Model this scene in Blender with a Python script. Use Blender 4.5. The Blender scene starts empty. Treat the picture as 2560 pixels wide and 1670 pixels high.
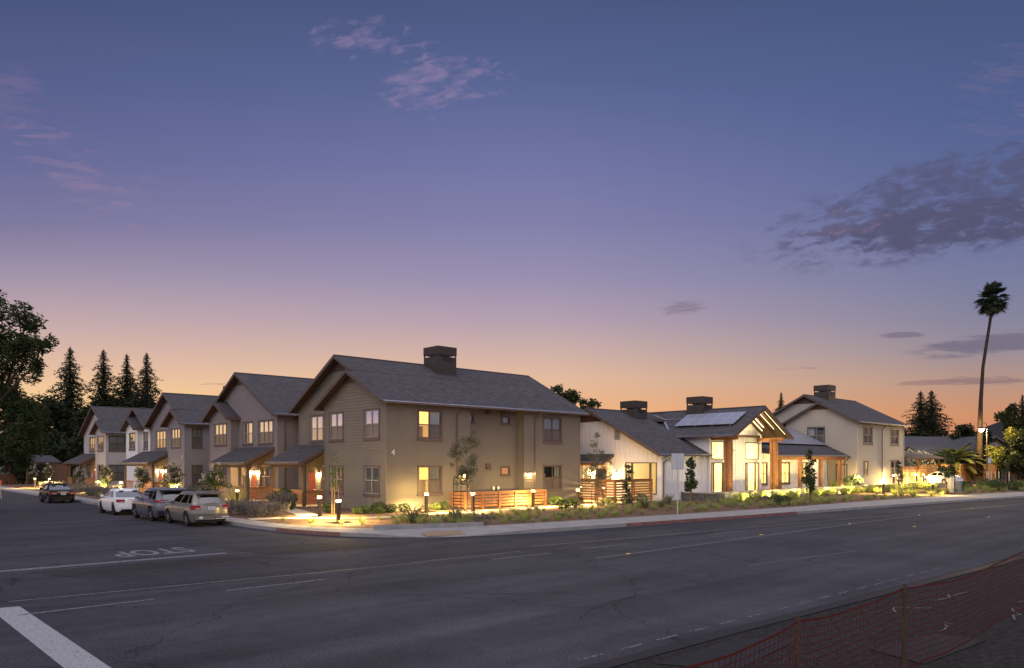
import bpy, math, random
from mathutils import Vector, Matrix, noise as mnoise
R = random.Random(11)
S = bpy.context.scene
COL = S.collection
PI = math.pi
# ---- site frame: u runs along the main road, v along the side street, z up ----
CX, CY = -7.20, 42.6
UX, UY = .7350, .6782
PHI = math.atan2(UY, UX)
Z3 = Vector((0, 0, 1))
def W(u, v, z=0): return Vector((CX + u*UX - v*UY, CY + u*UY + v*UX, z))
def SITE(x, y):   # world ground point -> site coordinates
    dx, dy = x-CX, y-CY
    return dx*UX+dy*UY, -dx*UY+dy*UX
def link(o, parent=None):
    COL.objects.link(o)
    if parent is not None: o.parent = parent
    return o
def tag(o, label=None, cat=None, group=None, kind=None):
    if label: o['label'] = label
    if cat: o['category'] = cat
    if group: o['group'] = group
    if kind: o['kind'] = kind
    return o
def thing(name, label, cat, u, v, z=.17, rot=0, group=None):
    o = bpy.data.objects.new(name, None); link(o)
    o.empty_display_size = .3
    o.location = W(u, v, z); o.rotation_euler = (0, 0, PHI+rot)
    return tag(o, label, cat, group)
class MB:
    def __init__(s): s.v = []; s.f = []; s.uv = {}
    def face(s, pts, uv=None):
        i = len(s.v); s.v += [tuple(p) for p in pts]; s.f.append(tuple(range(i, i+len(pts))))
        if uv: s.uv[len(s.f)-1] = uv
    def hexa(s, p):   # 8 points: bottom loop ccw 0-3, top loop 4-7
        i = len(s.v); s.v += [tuple(q) for q in p]
        for f in ((3,2,1,0),(4,5,6,7),(0,1,5,4),(1,2,6,5),(2,3,7,6),(3,0,4,7)): s.f.append(tuple(i+k for k in f))
    def box(s, x0, x1, y0, y1, z0, z1):
        s.hexa([(x0,y0,z0),(x1,y0,z0),(x1,y1,z0),(x0,y1,z0),(x0,y0,z1),(x1,y0,z1),(x1,y1,z1),(x0,y1,z1)])
    def obox(s, O, sd, n, s0, s1, z0, z1, d0, d1):   # box on a wall: along sd, up, out along n
        p = lambda a, z, d: O + sd*a + Z3*z + n*d
        s.hexa([p(s0,z0,d1),p(s1,z0,d1),p(s1,z0,d0),p(s0,z0,d0),p(s0,z1,d1),p(s1,z1,d1),p(s1,z1,d0),p(s0,z1,d0)])
    def beam(s, a, b, w, h, up=Z3):   # rectangular bar between two points
        a, b = Vector(a), Vector(b); d = (b-a).normalized()
        x = d.cross(up)
        if x.length < 1e-4: x = Vector((1, 0, 0))
        x.normalize(); y = x.cross(d)
        x *= w/2; y *= h/2
        s.hexa([a-x-y, a+x-y, b+x-y, b-x-y, a-x+y, a+x+y, b+x+y, b-x+y])
    def tube(s, pts, rad, n=8, cap=True):
        pts = [Vector(p) for p in pts]
        if not hasattr(rad, '__len__'): rad = [rad]*len(pts)
        base = len(s.v)
        for k, p in enumerate(pts):
            d = (pts[min(k+1, len(pts)-1)]-pts[max(k-1, 0)]).normalized()
            x = d.cross(Vector((0, 1, 0))) if abs(d.y) < .9 else d.cross(Vector((1, 0, 0)))
            x.normalize(); y = d.cross(x)
            for j in range(n):
                t = 2*PI*j/n; s.v.append(tuple(p + x*(rad[k]*math.cos(t)) + y*(rad[k]*math.sin(t))))
        for k in range(len(pts)-1):
            for j in range(n):
                a = base+k*n+j; b = base+k*n+(j+1) % n
                s.f.append((a, b, b+n, a+n))
        if cap:
            s.f.append(tuple(base+j for j in range(n))[::-1]); s.f.append(tuple(base+(len(pts)-1)*n+j for j in range(n)))
    def lathe(s, prof, n=14, axis='z', c=(0, 0, 0)):
        base = len(s.v); c = Vector(c)
        for r, h in prof:
            for j in range(n):
                t = 2*PI*j/n; a, b = r*math.cos(t), r*math.sin(t)
                q = Vector((a, b, h)) if axis == 'z' else (Vector((a, h, b)) if axis == 'y' else Vector((h, a, b)))
                s.v.append(tuple(c+q))
        for k in range(len(prof)-1):
            for j in range(n):
                a = base+k*n+j; b = base+k*n+(j+1) % n
                s.f.append((a, b, b+n, a+n))
        s.f.append(tuple(base+j for j in range(n))); s.f.append(tuple(base+(len(prof)-1)*n+j for j in range(n)))
    def slab(s, pts, t):   # polygon sheet with vertical thickness t going down
        pts = [Vector(p) for p in pts]; n = len(pts); lo = [p-Z3*t for p in pts]
        s.face(pts); s.face(lo[::-1])
        for k in range(n): s.face([lo[k], lo[(k+1) % n], pts[(k+1) % n], pts[k]])
    def mesh(s, name, m, smooth=False):
        me = bpy.data.meshes.new(name); me.from_pydata(s.v, [], s.f)
        if s.uv:
            ul = me.uv_layers.new(name='UVMap')
            for pi_, uvs in s.uv.items():
                for k, li in enumerate(me.polygons[pi_].loop_indices): ul.data[li].uv = uvs[k]
        if m: me.materials.append(m)
        if smooth:
            for p in me.polygons: p.use_smooth = True
        me.update(); return me
    def obj(s, name, m, parent=None, smooth=False):
        if not s.f: return None
        return link(bpy.data.objects.new(name, s.mesh(name, m, smooth)), parent)
    def site(s, name, m, smooth=False):   # top-level mesh drawn in site coordinates
        o = s.obj(name, m, None, smooth); o.location = W(0, 0, 0); o.rotation_euler = (0, 0, PHI); return o
def place(me, name, u, v, z, rot=0, scale=1, parent=None):
    o = link(bpy.data.objects.new(name, me), parent)
    if parent is None:
        o.location = W(u, v, z); o.rotation_euler = (0, 0, PHI+rot)
    else:
        o.location = (u, v, z); o.rotation_euler = (0, 0, rot)
    o.scale = (scale,)*3 if not hasattr(scale, '__len__') else scale
    return o
def copy_tree(o, parent=None):
    c = o.copy(); link(c)
    c.parent = parent
    for ch in list(o.children): copy_tree(ch, c)
    return c
def clip(poly, ax, val, ge):
    out = []
    for i in range(len(poly)):
        a, b = poly[i], poly[(i+1) % len(poly)]
        ia = a[ax] >= val if ge else a[ax] <= val
        ib = b[ax] >= val if ge else b[ax] <= val
        if ia: out.append(a)
        if ia != ib:
            t = (val-a[ax])/(b[ax]-a[ax]); out.append((a[0]+t*(b[0]-a[0]), a[1]+t*(b[1]-a[1])))
    return out
def strip(poly, ax, lo, hi): return clip(clip(poly, ax, lo, True), ax, hi, False) if poly else []

# ---------------------------------------------------------------- materials
def nodes(name):
    m = bpy.data.materials.new(name); m.use_nodes = True
    nt = m.node_tree; return m, nt, nt.nodes['Principled BSDF']
def mk(nt, typ, **kw):
    n = nt.nodes.new(typ)
    for k, v in kw.items():
        if k in n.inputs.keys() if hasattr(n.inputs, 'keys') else False: n.inputs[k].default_value = v
        else: setattr(n, k, v)
    return n
def mat(name, col, rough=.6, spec=.3, metal=0, var=.15, vs=3., bump=0, bs=20., coat=0, stretch=None, sheen=0):
    m, nt, b = nodes(name)
    b.inputs['Roughness'].default_value = rough; b.inputs['Metallic'].default_value = metal
    b.inputs['Specular IOR Level'].default_value = spec; b.inputs['Coat Weight'].default_value = coat
    tc = nt.nodes.new('ShaderNodeTexCoord'); src = tc.outputs['Object']
    if stretch:
        mp = nt.nodes.new('ShaderNodeMapping'); mp.inputs['Scale'].default_value = stretch
        nt.links.new(src, mp.inputs['Vector']); src = mp.outputs['Vector']
    n1 = nt.nodes.new('ShaderNodeTexNoise'); n1.inputs['Scale'].default_value = vs; n1.inputs['Detail'].default_value = 6
    n1.inputs['Roughness'].default_value = .65
    nt.links.new(src, n1.inputs['Vector'])
    mx = nt.nodes.new('ShaderNodeMix'); mx.data_type = 'RGBA'
    mx.inputs[6].default_value = (*[c*(1-var) for c in col], 1); mx.inputs[7].default_value = (*[min(1, c*(1+var)) for c in col], 1)
    mr = nt.nodes.new('ShaderNodeMapRange'); mr.inputs[1].default_value = .3; mr.inputs[2].default_value = .7
    nt.links.new(n1.outputs['Fac'], mr.inputs[0]); nt.links.new(mr.outputs[0], mx.inputs[0])
    nt.links.new(mx.outputs[2], b.inputs['Base Color'])
    if bump:
        n2 = nt.nodes.new('ShaderNodeTexNoise'); n2.inputs['Scale'].default_value = bs; n2.inputs['Detail'].default_value = 4
        nt.links.new(src, n2.inputs['Vector'])
        bp = nt.nodes.new('ShaderNodeBump'); bp.inputs['Strength'].default_value = bump; bp.inputs['Distance'].default_value = .03
        nt.links.new(n2.outputs['Fac'], bp.inputs['Height']); nt.links.new(bp.outputs['Normal'], b.inputs['Normal'])
    return m
def emit(name, col, st):
    m, nt, b = nodes(name)
    b.inputs['Base Color'].default_value = (*[min(.8, c*.7) for c in col], 1); b.inputs['Roughness'].default_value = .6
    b.inputs['Emission Color'].default_value = (*col, 1); b.inputs['Emission Strength'].default_value = st
    return m
def shingles(name, c1, c2, c3):
    m, nt, b = nodes(name); b.inputs['Roughness'].default_value = .85; b.inputs['Specular IOR Level'].default_value = .25
    uv = nt.nodes.new('ShaderNodeUVMap')
    br = nt.nodes.new('ShaderNodeTexBrick'); br.offset = .5; br.squash = 1
    for k, v in (('Color1', (*c1, 1)), ('Color2', (*c2, 1)), ('Mortar', (*c3, 1)), ('Scale', 1.), ('Mortar Size', .012), ('Bias', 0.), ('Brick Width', .34), ('Row Height', .15)): br.inputs[k].default_value = v
    nt.links.new(uv.outputs[0], br.inputs['Vector'])
    n1 = nt.nodes.new('ShaderNodeTexNoise'); n1.inputs['Scale'].default_value = 1.1; n1.inputs['Detail'].default_value = 8; n1.inputs['Roughness'].default_value = .7
    nt.links.new(uv.outputs[0], n1.inputs['Vector'])
    mr = nt.nodes.new('ShaderNodeMapRange'); mr.inputs[1].default_value = .3; mr.inputs[2].default_value = .7; mr.inputs[3].default_value = .86; mr.inputs[4].default_value = 1.14
    nt.links.new(n1.outputs['Fac'], mr.inputs[0])
    mx = nt.nodes.new('ShaderNodeMix'); mx.data_type = 'RGBA'; mx.blend_type = 'MULTIPLY'; mx.inputs[0].default_value = 1
    nt.links.new(br.outputs['Color'], mx.inputs[6]); nt.links.new(mr.outputs[0], mx.inputs[7]); nt.links.new(mx.outputs[2], b.inputs['Base Color'])
    # each course laps the one below: a saw-tooth height up the slope
    sx = nt.nodes.new('ShaderNodeSeparateXYZ'); nt.links.new(uv.outputs[0], sx.inputs[0])
    md = nt.nodes.new('ShaderNodeMath'); md.operation = 'PINGPONG' if False else 'MODULO'; md.inputs[1].default_value = .15
    nt.links.new(sx.outputs[1], md.inputs[0])
    iv = nt.nodes.new('ShaderNodeMath'); iv.operation = 'SUBTRACT'; iv.inputs[0].default_value = .15; nt.links.new(md.outputs[0], iv.inputs[1])
    bp = nt.nodes.new('ShaderNodeBump'); bp.inputs['Strength'].default_value = .8; bp.inputs['Distance'].default_value = .2
    nt.links.new(iv.outputs[0], bp.inputs['Height']); nt.links.new(bp.outputs['Normal'], b.inputs['Normal'])
    return m
def glass(name, tint=(.86, .9, .9), fac=.12):
    m, nt, b = nodes(name); nt.nodes.remove(b); out = nt.nodes['Material Output']
    tr = nt.nodes.new('ShaderNodeBsdfTransparent'); tr.inputs[0].default_value = (*tint, 1)
    gl = nt.nodes.new('ShaderNodeBsdfGlossy'); gl.inputs['Roughness'].default_value = .015; gl.inputs[0].default_value = (.95, .95, .95, 1)
    lw = nt.nodes.new('ShaderNodeFresnel'); lw.inputs['IOR'].default_value = 1.55
    ad = nt.nodes.new('ShaderNodeMath'); ad.operation = 'ADD'; ad.inputs[1].default_value = fac; ad.use_clamp = True
    nt.links.new(lw.outputs[0], ad.inputs[0])
    # slight waviness of the panes
    tc = nt.nodes.new('ShaderNodeTexCoord'); no = nt.nodes.new('ShaderNodeTexNoise'); no.inputs['Scale'].default_value = 1.3
    nt.links.new(tc.outputs['Object'], no.inputs['Vector'])
    bp = nt.nodes.new('ShaderNodeBump'); bp.inputs['Strength'].default_value = .06; nt.links.new(no.outputs['Fac'], bp.inputs['Height']); nt.links.new(bp.outputs[0], gl.inputs['Normal'])
    mx = nt.nodes.new('ShaderNodeMixShader'); nt.links.new(ad.outputs[0], mx.inputs[0]); nt.links.new(tr.outputs[0], mx.inputs[1]); nt.links.new(gl.outputs[0], mx.inputs[2])
    nt.links.new(mx.outputs[0], out.inputs[0]); return m
def screenmesh(name, col, alpha):
    m, nt, b = nodes(name); out = nt.nodes['Material Output']; b.inputs['Base Color'].default_value = (*col, 1); b.inputs['Roughness'].default_value = .8
    tr = nt.nodes.new('ShaderNodeBsdfTransparent'); mx = nt.nodes.new('ShaderNodeMixShader'); mx.inputs[0].default_value = alpha
    nt.links.new(tr.outputs[0], mx.inputs[1]); nt.links.new(b.outputs[0], mx.inputs[2]); nt.links.new(mx.outputs[0], out.inputs[0]); return m
def lens(name, col, st, tr_):
    m, nt, b = nodes(name); nt.nodes.remove(b); out = nt.nodes['Material Output']
    tr = nt.nodes.new('ShaderNodeBsdfTransparent'); em = nt.nodes.new('ShaderNodeEmission'); em.inputs[0].default_value = (*col, 1); em.inputs[1].default_value = st
    mx = nt.nodes.new('ShaderNodeMixShader'); mx.inputs[0].default_value = 1-tr_
    nt.links.new(tr.outputs[0], mx.inputs[1]); nt.links.new(em.outputs[0], mx.inputs[2]); nt.links.new(mx.outputs[0], out.inputs[0]); return m
def leaf(name, c1, c2, trans=.25, scale=.6):
    m, nt, b = nodes(name); b.inputs['Roughness'].default_value = .65; b.inputs['Specular IOR Level'].default_value = .2
    ge = nt.nodes.new('ShaderNodeNewGeometry'); mx = nt.nodes.new('ShaderNodeMix'); mx.data_type = 'RGBA'
    mx.inputs[6].default_value = (*c1, 1); mx.inputs[7].default_value = (*c2, 1)
    tc = nt.nodes.new('ShaderNodeTexCoord'); no = nt.nodes.new('ShaderNodeTexNoise'); no.inputs['Scale'].default_value = scale; no.inputs['Detail'].default_value = 3
    nt.links.new(tc.outputs['Object'], no.inputs['Vector'])
    ad = nt.nodes.new('ShaderNodeMath'); ad.operation = 'MULTIPLY_ADD'; ad.inputs[1].default_value = .55; nt.links.new(ge.outputs['Random Per Island'], ad.inputs[0])
    sb = nt.nodes.new('ShaderNodeMapRange'); sb.inputs[1].default_value = .3; sb.inputs[2].default_value = .7; sb.inputs[4].default_value = .45; nt.links.new(no.outputs['Fac'], sb.inputs[0])
    nt.links.new(sb.outputs[0], ad.inputs[2]); nt.links.new(ad.outputs[0], mx.inputs[0]); nt.links.new(mx.outputs[2], b.inputs['Base Color'])
    tl = nt.nodes.new('ShaderNodeBsdfTranslucent'); nt.links.new(mx.outputs[2], tl.inputs[0])
    ms = nt.nodes.new('ShaderNodeMixShader'); ms.inputs[0].default_value = trans
    nt.links.new(b.outputs[0], ms.inputs[1]); nt.links.new(tl.outputs[0], ms.inputs[2]); nt.links.new(ms.outputs[0], nt.nodes['Material Output'].inputs[0])
    return m
def asphalt(name, col, coarse=.25, crack=.5, speck=.5):
    m, nt, b = nodes(name); b.inputs['Roughness'].default_value = .85; b.inputs['Specular IOR Level'].default_value = .15
    tc = nt.nodes.new('ShaderNodeTexCoord'); o = tc.outputs['Object']
    def noise(sc, det, rg=.6):
        n = nt.nodes.new('ShaderNodeTexNoise'); n.inputs['Scale'].default_value = sc; n.inputs['Detail'].default_value = det; n.inputs['Roughness'].default_value = rg
        nt.links.new(o, n.inputs['Vector']); return n.outputs['Fac']
    def rng(x, a, b_, c, d):
        r = nt.nodes.new('ShaderNodeMapRange'); r.inputs[1].default_value = a; r.inputs[2].default_value = b_; r.inputs[3].default_value = c; r.inputs[4].default_value = d
        nt.links.new(x, r.inputs[0]); return r.outputs[0]
    def mul(a, b_):
        n = nt.nodes.new('ShaderNodeMath'); n.operation = 'MULTIPLY'; nt.links.new(a, n.inputs[0]); nt.links.new(b_, n.inputs[1]); return n.outputs[0]
    k = mul(rng(noise(.22, 5), .3, .7, 1-coarse, 1+coarse), rng(noise(26, 5, .85), .32, .68, 1-speck, 1+speck))
    k = mul(k, rng(noise(2.2, 6, .7), .3, .7, .85, 1.15))
    # long wear streaks along the driving direction
    mp = nt.nodes.new('ShaderNodeMapping'); mp.inputs['Scale'].default_value = (.03, 1.1, 1); nt.links.new(o, mp.inputs['Vector'])
    n = nt.nodes.new('ShaderNodeTexNoise'); n.inputs['Scale'].default_value = 1.; n.inputs['Detail'].default_value = 4; nt.links.new(mp.outputs[0], n.inputs['Vector'])
    k = mul(k, rng(n.outputs['Fac'], .3, .7, .74, 1.24))
    if crack:
        vo = nt.nodes.new('ShaderNodeTexVoronoi'); vo.feature = 'DISTANCE_TO_EDGE'; vo.inputs['Scale'].default_value = .16
        wn = nt.nodes.new('ShaderNodeTexNoise'); wn.inputs['Scale'].default_value = .8; wn.inputs['Detail'].default_value = 5; nt.links.new(o, wn.inputs['Vector'])
        va = nt.nodes.new('ShaderNodeVectorMath'); va.operation = 'MULTIPLY_ADD'; va.inputs[1].default_value = (1.6, 1.6, 0)
        nt.links.new(wn.outputs['Color'], va.inputs[0]); nt.links.new(o, va.inputs[2]); nt.links.new(va.outputs[0], vo.inputs['Vector'])
        k = mul(k, rng(vo.outputs['Distance'], 0, .006, 1-crack, 1))
    mx = nt.nodes.new('ShaderNodeMix'); mx.data_type = 'RGBA'; mx.blend_type = 'MULTIPLY'; mx.inputs[0].default_value = 1
    mx.inputs[6].default_value = (*col, 1); nt.links.new(k, mx.inputs[7]); nt.links.new(mx.outputs[2], b.inputs['Base Color'])
    bp = nt.nodes.new('ShaderNodeBump'); bp.inputs['Strength'].default_value = .5; bp.inputs['Distance'].default_value = .012
    nt.links.new(noise(60, 3, .7), bp.inputs['Height']); nt.links.new(bp.outputs[0], b.inputs['Normal'])
    return m
def paint_worn(name, col, keep=.55, sc=9.):
    # worn road paint: flakes away to bare asphalt
    m, nt, b = nodes(name); b.inputs['Base Color'].default_value = (*col, 1); b.inputs['Roughness'].default_value = .7
    tc = nt.nodes.new('ShaderNodeTexCoord'); no = nt.nodes.new('ShaderNodeTexNoise'); no.inputs['Scale'].default_value = sc; no.inputs['Detail'].default_value = 8; no.inputs['Roughness'].default_value = .75
    nt.links.new(tc.outputs['Object'], no.inputs['Vector'])
    mr = nt.nodes.new('ShaderNodeMapRange'); mr.inputs[1].default_value = keep-.06; mr.inputs[2].default_value = keep+.06; nt.links.new(no.outputs['Fac'], mr.inputs[0])
    tr = nt.nodes.new('ShaderNodeBsdfTransparent'); ms = nt.nodes.new('ShaderNodeMixShader')
    nt.links.new(mr.outputs[0], ms.inputs[0]); nt.links.new(b.outputs[0], ms.inputs[1]); nt.links.new(tr.outputs[0], ms.inputs[2])
    nt.links.new(ms.outputs[0], nt.nodes['Material Output'].inputs[0]); return m

M = {}
M['olive'] = mat('olive lap siding paint', (.185, .162, .132), .6, .25, var=.07, vs=.8, bump=.06, bs=40)
M['purple'] = mat('mauve grey lap siding paint', (.235, .205, .205), .6, .25, var=.07, vs=.8, bump=.06, bs=40)
M['bluegrey'] = mat('slate lap siding paint', (.225, .21, .225), .6, .25, var=.07, vs=.8, bump=.06, bs=40)
M['palegrey'] = mat('pale grey lap siding paint', (.42, .39, .39), .6, .25, var=.06, vs=.8, bump=.06, bs=40)
M['white'] = mat('white siding paint', (.72, .71, .71), .55, .25, var=.05, vs=.8, bump=.05, bs=40)
M['cream'] = mat('cream lap siding paint', (.44, .395, .33), .6, .25, var=.05, vs=.8, bump=.05, bs=40)
M['trim'] = mat('mauve brown trim paint', (.115, .085, .082), .55, .3, var=.1, vs=2)
M['fascia'] = mat('brown fascia paint', (.10, .072, .065), .6, .3, var=.12, vs=2, bump=.08)
M['soffit'] = mat('brown soffit boards', (.085, .055, .042), .7, .25, var=.15, vs=3)
M['sash'] = mat('tan window sash', (.34, .3, .27), .5, .3, var=.05)
M['darksash'] = mat('dark window sash', (.09, .07, .065), .5, .3, var=.05)
M['drip'] = mat('galvanised drip edge', (.75, .75, .8), .22, .6, metal=.9, var=.05)
M['gutter'] = mat('brown metal gutter', (.11, .078, .068), .4, .5, var=.08)
M['roof'] = shingles('charcoal asphalt shingles', (.062, .058, .064), (.108, .10, .106), (.036, .034, .038))
M['roofd'] = shingles('dark asphalt shingles', (.07, .07, .08), (.12, .115, .13), (.04, .04, .045))
M['chim'] = mat('dark brown chimney cladding', (.055, .042, .038), .55, .3, var=.15, vs=2)
M['wood'] = mat('stained redwood', (.30, .135, .055), .55, .3, var=.35, vs=2.2, bump=.15, bs=12, stretch=(1, 1, 5))
M['slatwood'] = mat('redwood slats', (.36, .165, .07), .6, .3, var=.4, vs=1.6, bump=.15, bs=10, stretch=(1, 1, 9))
M['cedar'] = mat('golden cedar fence boards', (.5, .27, .095), .65, .25, var=.4, vs=2., bump=.15, bs=12, stretch=(6, 6, .6))
M['darkfence'] = mat('weathered dark fence boards', (.13, .07, .045), .75, .2, var=.4, vs=2., bump=.15, bs=12, stretch=(6, 6, .6))
M['darkpost'] = mat('dark stained post', (.10, .058, .042), .6, .3, var=.25, vs=2, stretch=(1, 1, 4))
M['door'] = mat('red front door', (.28, .055, .03), .4, .4, var=.06)
M['creamdoor'] = mat('cream service door', (.42, .37, .29), .5, .3, var=.05)
M['steel'] = mat('galvanised steel', (.42, .43, .45), .4, .5, metal=.7, var=.15, vs=5)
M['signback'] = mat('bare aluminium sign back', (.5, .5, .53), .38, .5, metal=.6, var=.12, vs=4)
M['black'] = mat('black metal', (.018, .018, .02), .45, .4, var=.1)
M['bronze'] = mat('dark bronze metal', (.06, .048, .04), .42, .45, metal=.3, var=.15, vs=6)
M['concrete'] = mat('broomed concrete pavement', (.30, .29, .29), .85, .2, var=.16, vs=1.2, bump=.15, bs=60)
M['kerb'] = mat('kerb concrete', (.24, .235, .235), .85, .2, var=.22, vs=1.5, bump=.15, bs=50)
M['redkerb'] = mat('faded red kerb paint', (.19, .092, .085), .75, .25, var=.3, vs=2.5, bump=.1, bs=50)
M['tactile'] = mat('tan tactile paving', (.34, .25, .17), .8, .2, var=.12, vs=6)
M['pathc'] = mat('pale path concrete', (.42, .38, .33), .85, .2, var=.12, vs=1.5, bump=.1, bs=60)
M['mulch'] = mat('bark mulch', (.165, .105, .072), .95, .1, var=.6, vs=7, bump=1., bs=26)
M['lawn'] = mat('dry grass verge', (.085, .095, .045), .95, .1, var=.5, vs=2, bump=.8, bs=20)
M['soil'] = mat('dry earth', (.075, .062, .05), .95, .1, var=.45, vs=1.4, bump=1., bs=14)
M['shoulder'] = mat('gravel shoulder', (.034, .032, .032), .95, .1, var=.6, vs=9, bump=1., bs=30)
M['retwall'] = mat('pale plaster wall', (.52, .47, .4), .8, .2, var=.12, vs=1.4, bump=.15, bs=30)
M['stone'] = mat('dark stone plinth', (.12, .115, .12), .85, .2, var=.45, vs=4, bump=.5, bs=12)
M['road'] = asphalt('main road asphalt', (.053, .055, .067), speck=.9)
M['street'] = asphalt('side street asphalt', (.046, .047, .058), crack=.6, speck=.85)
M['patch'] = asphalt('asphalt patch', (.038, .037, .041), coarse=.15, crack=0)
M['puddle'] = mat('dark tarry patch', (.016, .015, .016), .7, .3, var=.3, vs=3)
M['seam'] = mat('tar seam', (.012, .012, .014), .6, .3, var=.3, vs=4)
M['whitepaint'] = paint_worn('worn white road paint', (.33, .33, .35), .6, 22.)
M['whitepaint2'] = paint_worn('faded white road paint', (.2, .2, .215), .54, 14.)
M['yellow'] = mat('yellow reflector', (.75, .5, .05), .4, .4, var=.05)
M['glass'] = glass('window glass', fac=.05)
M['carglass'] = glass('tinted car glass', (.25, .28, .3), .2)
M['screen'] = screenmesh('insect screen', (.14, .115, .105), .66); M['litscreen'] = screenmesh('sheer insect screen', (.14, .115, .105), .22)
M['curtain'] = mat('pale curtain', (.45, .43, .42), .8, .2, var=.06)
M['blind'] = mat('vertical blind', (.5, .49, .5), .7, .2, var=.05)
M['darkroom'] = mat('unlit room plaster', (.05, .045, .045), .9, .1, var=.2, vs=.7)
M['litroom'] = emit('lit room', (1, .66, .20), 1.25)
M['litroom2'] = emit('brightly lit room', (1, .74, .28), 1.9)
M['dimroom'] = emit('dimly lit room', (1, .58, .28), .3)
M['litcurtain'] = emit('backlit curtain', (1, .66, .15), 1.05)
M['plaster'] = mat('cream plaster', (.74, .66, .48), .8, .2, var=.04)
M['tan'] = mat('plain timber floor', (.4, .3, .2), .5, .3, var=.1)
M['warm'] = lens('warm lamp lens', (1, .66, .26), 14, .55)
M['warmbulb'] = emit('warm bulb', (1, .62, .24), 22)
M['striplight'] = emit('lit ceiling strip', (1, .80, .42), 2.2)
M['solar'] = mat('solar cells', (.27, .29, .38), .38, .6, metal=.3, var=.06, vs=1, coat=.3)  # paler than real cells: sky reflection put into the base colour
M['solarframe'] = mat('solar panel frame', (.45, .45, .49), .4, .5, metal=.2, var=.05)
M['number'] = mat('brushed metal numeral', (.85, .85, .88), .35, .5, metal=.3, var=.03)
M['bark'] = mat('bark', (.05, .036, .028), .9, .15, var=.35, vs=6, bump=.5, bs=20, stretch=(1, 1, .25))
M['palebark'] = mat('pale young bark', (.25, .2, .155), .85, .2, var=.25, vs=6)
M['stake'] = mat('tree stake', (.13, .07, .042), .8, .2, var=.25, vs=4)
M['blackband'] = mat('black tree tie', (.02, .02, .02), .7, .2)

# ---------------------------------------------------------------- camera
cam = bpy.data.cameras.new('camera'); cam.sensor_width = 36; cam.lens = 36*1863/2560; cam.shift_y = .125
cam.clip_end = 6000; cam.clip_start = .1
co = link(bpy.data.objects.new('camera', cam)); co.location = (0, 0, 3); co.rotation_euler = (PI/2, 0, 0)
S.camera = co
S.view_settings.view_transform = 'Standard'; S.view_settings.look = 'None'; S.view_settings.exposure = 0; S.view_settings.gamma = 1
S.render.film_transparent = False
S.cycles.use_denoising = True
S.cycles.max_bounces = 6; S.cycles.transparent_max_bounces = 16; S.cycles.sample_clamp_indirect = 4
S.cycles.caustics_reflective = False; S.cycles.caustics_refractive = False

# ---------------------------------------------------------------- dusk sky
def srgb(c):
    k = 0 if c[0] > c[2] else .10; g_ = sum(c)/3; c = [min(255, (x*(1-k)+g_*k)*1.03) for x in c]
    return tuple(((x/255+.055)/1.055)**2.4 if x/255 > .04045 else x/255/12.92 for x in c)
world = bpy.data.worlds.new('World'); S.world = world; world.use_nodes = True
nt = world.node_tree; nt.nodes.clear()
def N(t): return nt.nodes.new(t)
def L(a, b): nt.links.new(a, b)
def val(x, sock):
    if isinstance(x, (int, float)): sock.default_value = x
    else: L(x, sock)
def mth(op, a, b=0., c=0., clamp=False):
    n = N('ShaderNodeMath'); n.operation = op; n.use_clamp = clamp
    val(a, n.inputs[0]); val(b, n.inputs[1]); val(c, n.inputs[2]); return n.outputs[0]
def mrange(x, a, b, c=0., d=1., smooth=False):
    n = N('ShaderNodeMapRange'); n.interpolation_type = 'SMOOTHSTEP' if smooth else 'LINEAR'
    val(x, n.inputs[0]); n.inputs[1].default_value = a; n.inputs[2].default_value = b; n.inputs[3].default_value = c; n.inputs[4].default_value = d
    return n.outputs[0]
def cmix(f, a, b):
    n = N('ShaderNodeMix'); n.data_type = 'RGBA'; val(f, n.inputs[0])
    for x, i in ((a, 6), (b, 7)):
        if isinstance(x, tuple): n.inputs[i].default_value = (*x, 1)
        else: L(x, n.inputs[i])
    return n.outputs[2]
tc = N('ShaderNodeTexCoord'); sep = N('ShaderNodeSeparateXYZ'); L(tc.outputs['Generated'], sep.inputs[0])
dx, dy, dz = sep.outputs
ysafe = mth('MAXIMUM', dy, .08)
az = mth('DIVIDE', dx, ysafe)      # sideways bearing of the evening side of the sky
el = mth('DIVIDE', dz, ysafe)      # height above the horizon
def ramp(stops):
    r = N('ShaderNodeValToRGB'); r.color_ramp.interpolation = 'EASE' if False else 'LINEAR'
    st = sorted(((1155-y)/1863/.7, c) for y, c in stops)
    e = r.color_ramp.elements
    while len(e) < len(st): e.new(.5)
    for k, (p, c) in enumerate(st): e[k].position = max(0, p); e[k].color = (*srgb(c), 1)
    L(mrange(el, 0, .7), r.inputs[0]); return r.outputs[0]
left = ramp([(0,(70,82,126)),(200,(82,92,140)),(400,(98,102,151)),(560,(122,116,157)),(700,(160,144,166)),(800,(190,164,167)),(900,(217,181,160)),(1000,(243,200,147)),(1120,(246,184,114))])
mid = ramp([(0,(70,84,129)),(200,(82,96,146)),(400,(106,111,162)),(560,(124,122,168)),(700,(147,138,173)),(800,(174,154,170)),(880,(199,170,162)),(950,(220,180,152)),(1020,(232,176,130)),(1100,(233,162,108))])
right = ramp([(0,(66,84,129)),(300,(78,94,146)),(520,(94,106,153)),(700,(116,120,157)),(800,(131,128,153)),(880,(150,137,145)),(960,(178,144,128)),(1040,(204,142,104)),(1110,(196,124,94))])
g = cmix(mrange(az, -.62, -.02), left, mid)
g = cmix(mrange(az, .05, .62), g, right)
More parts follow.
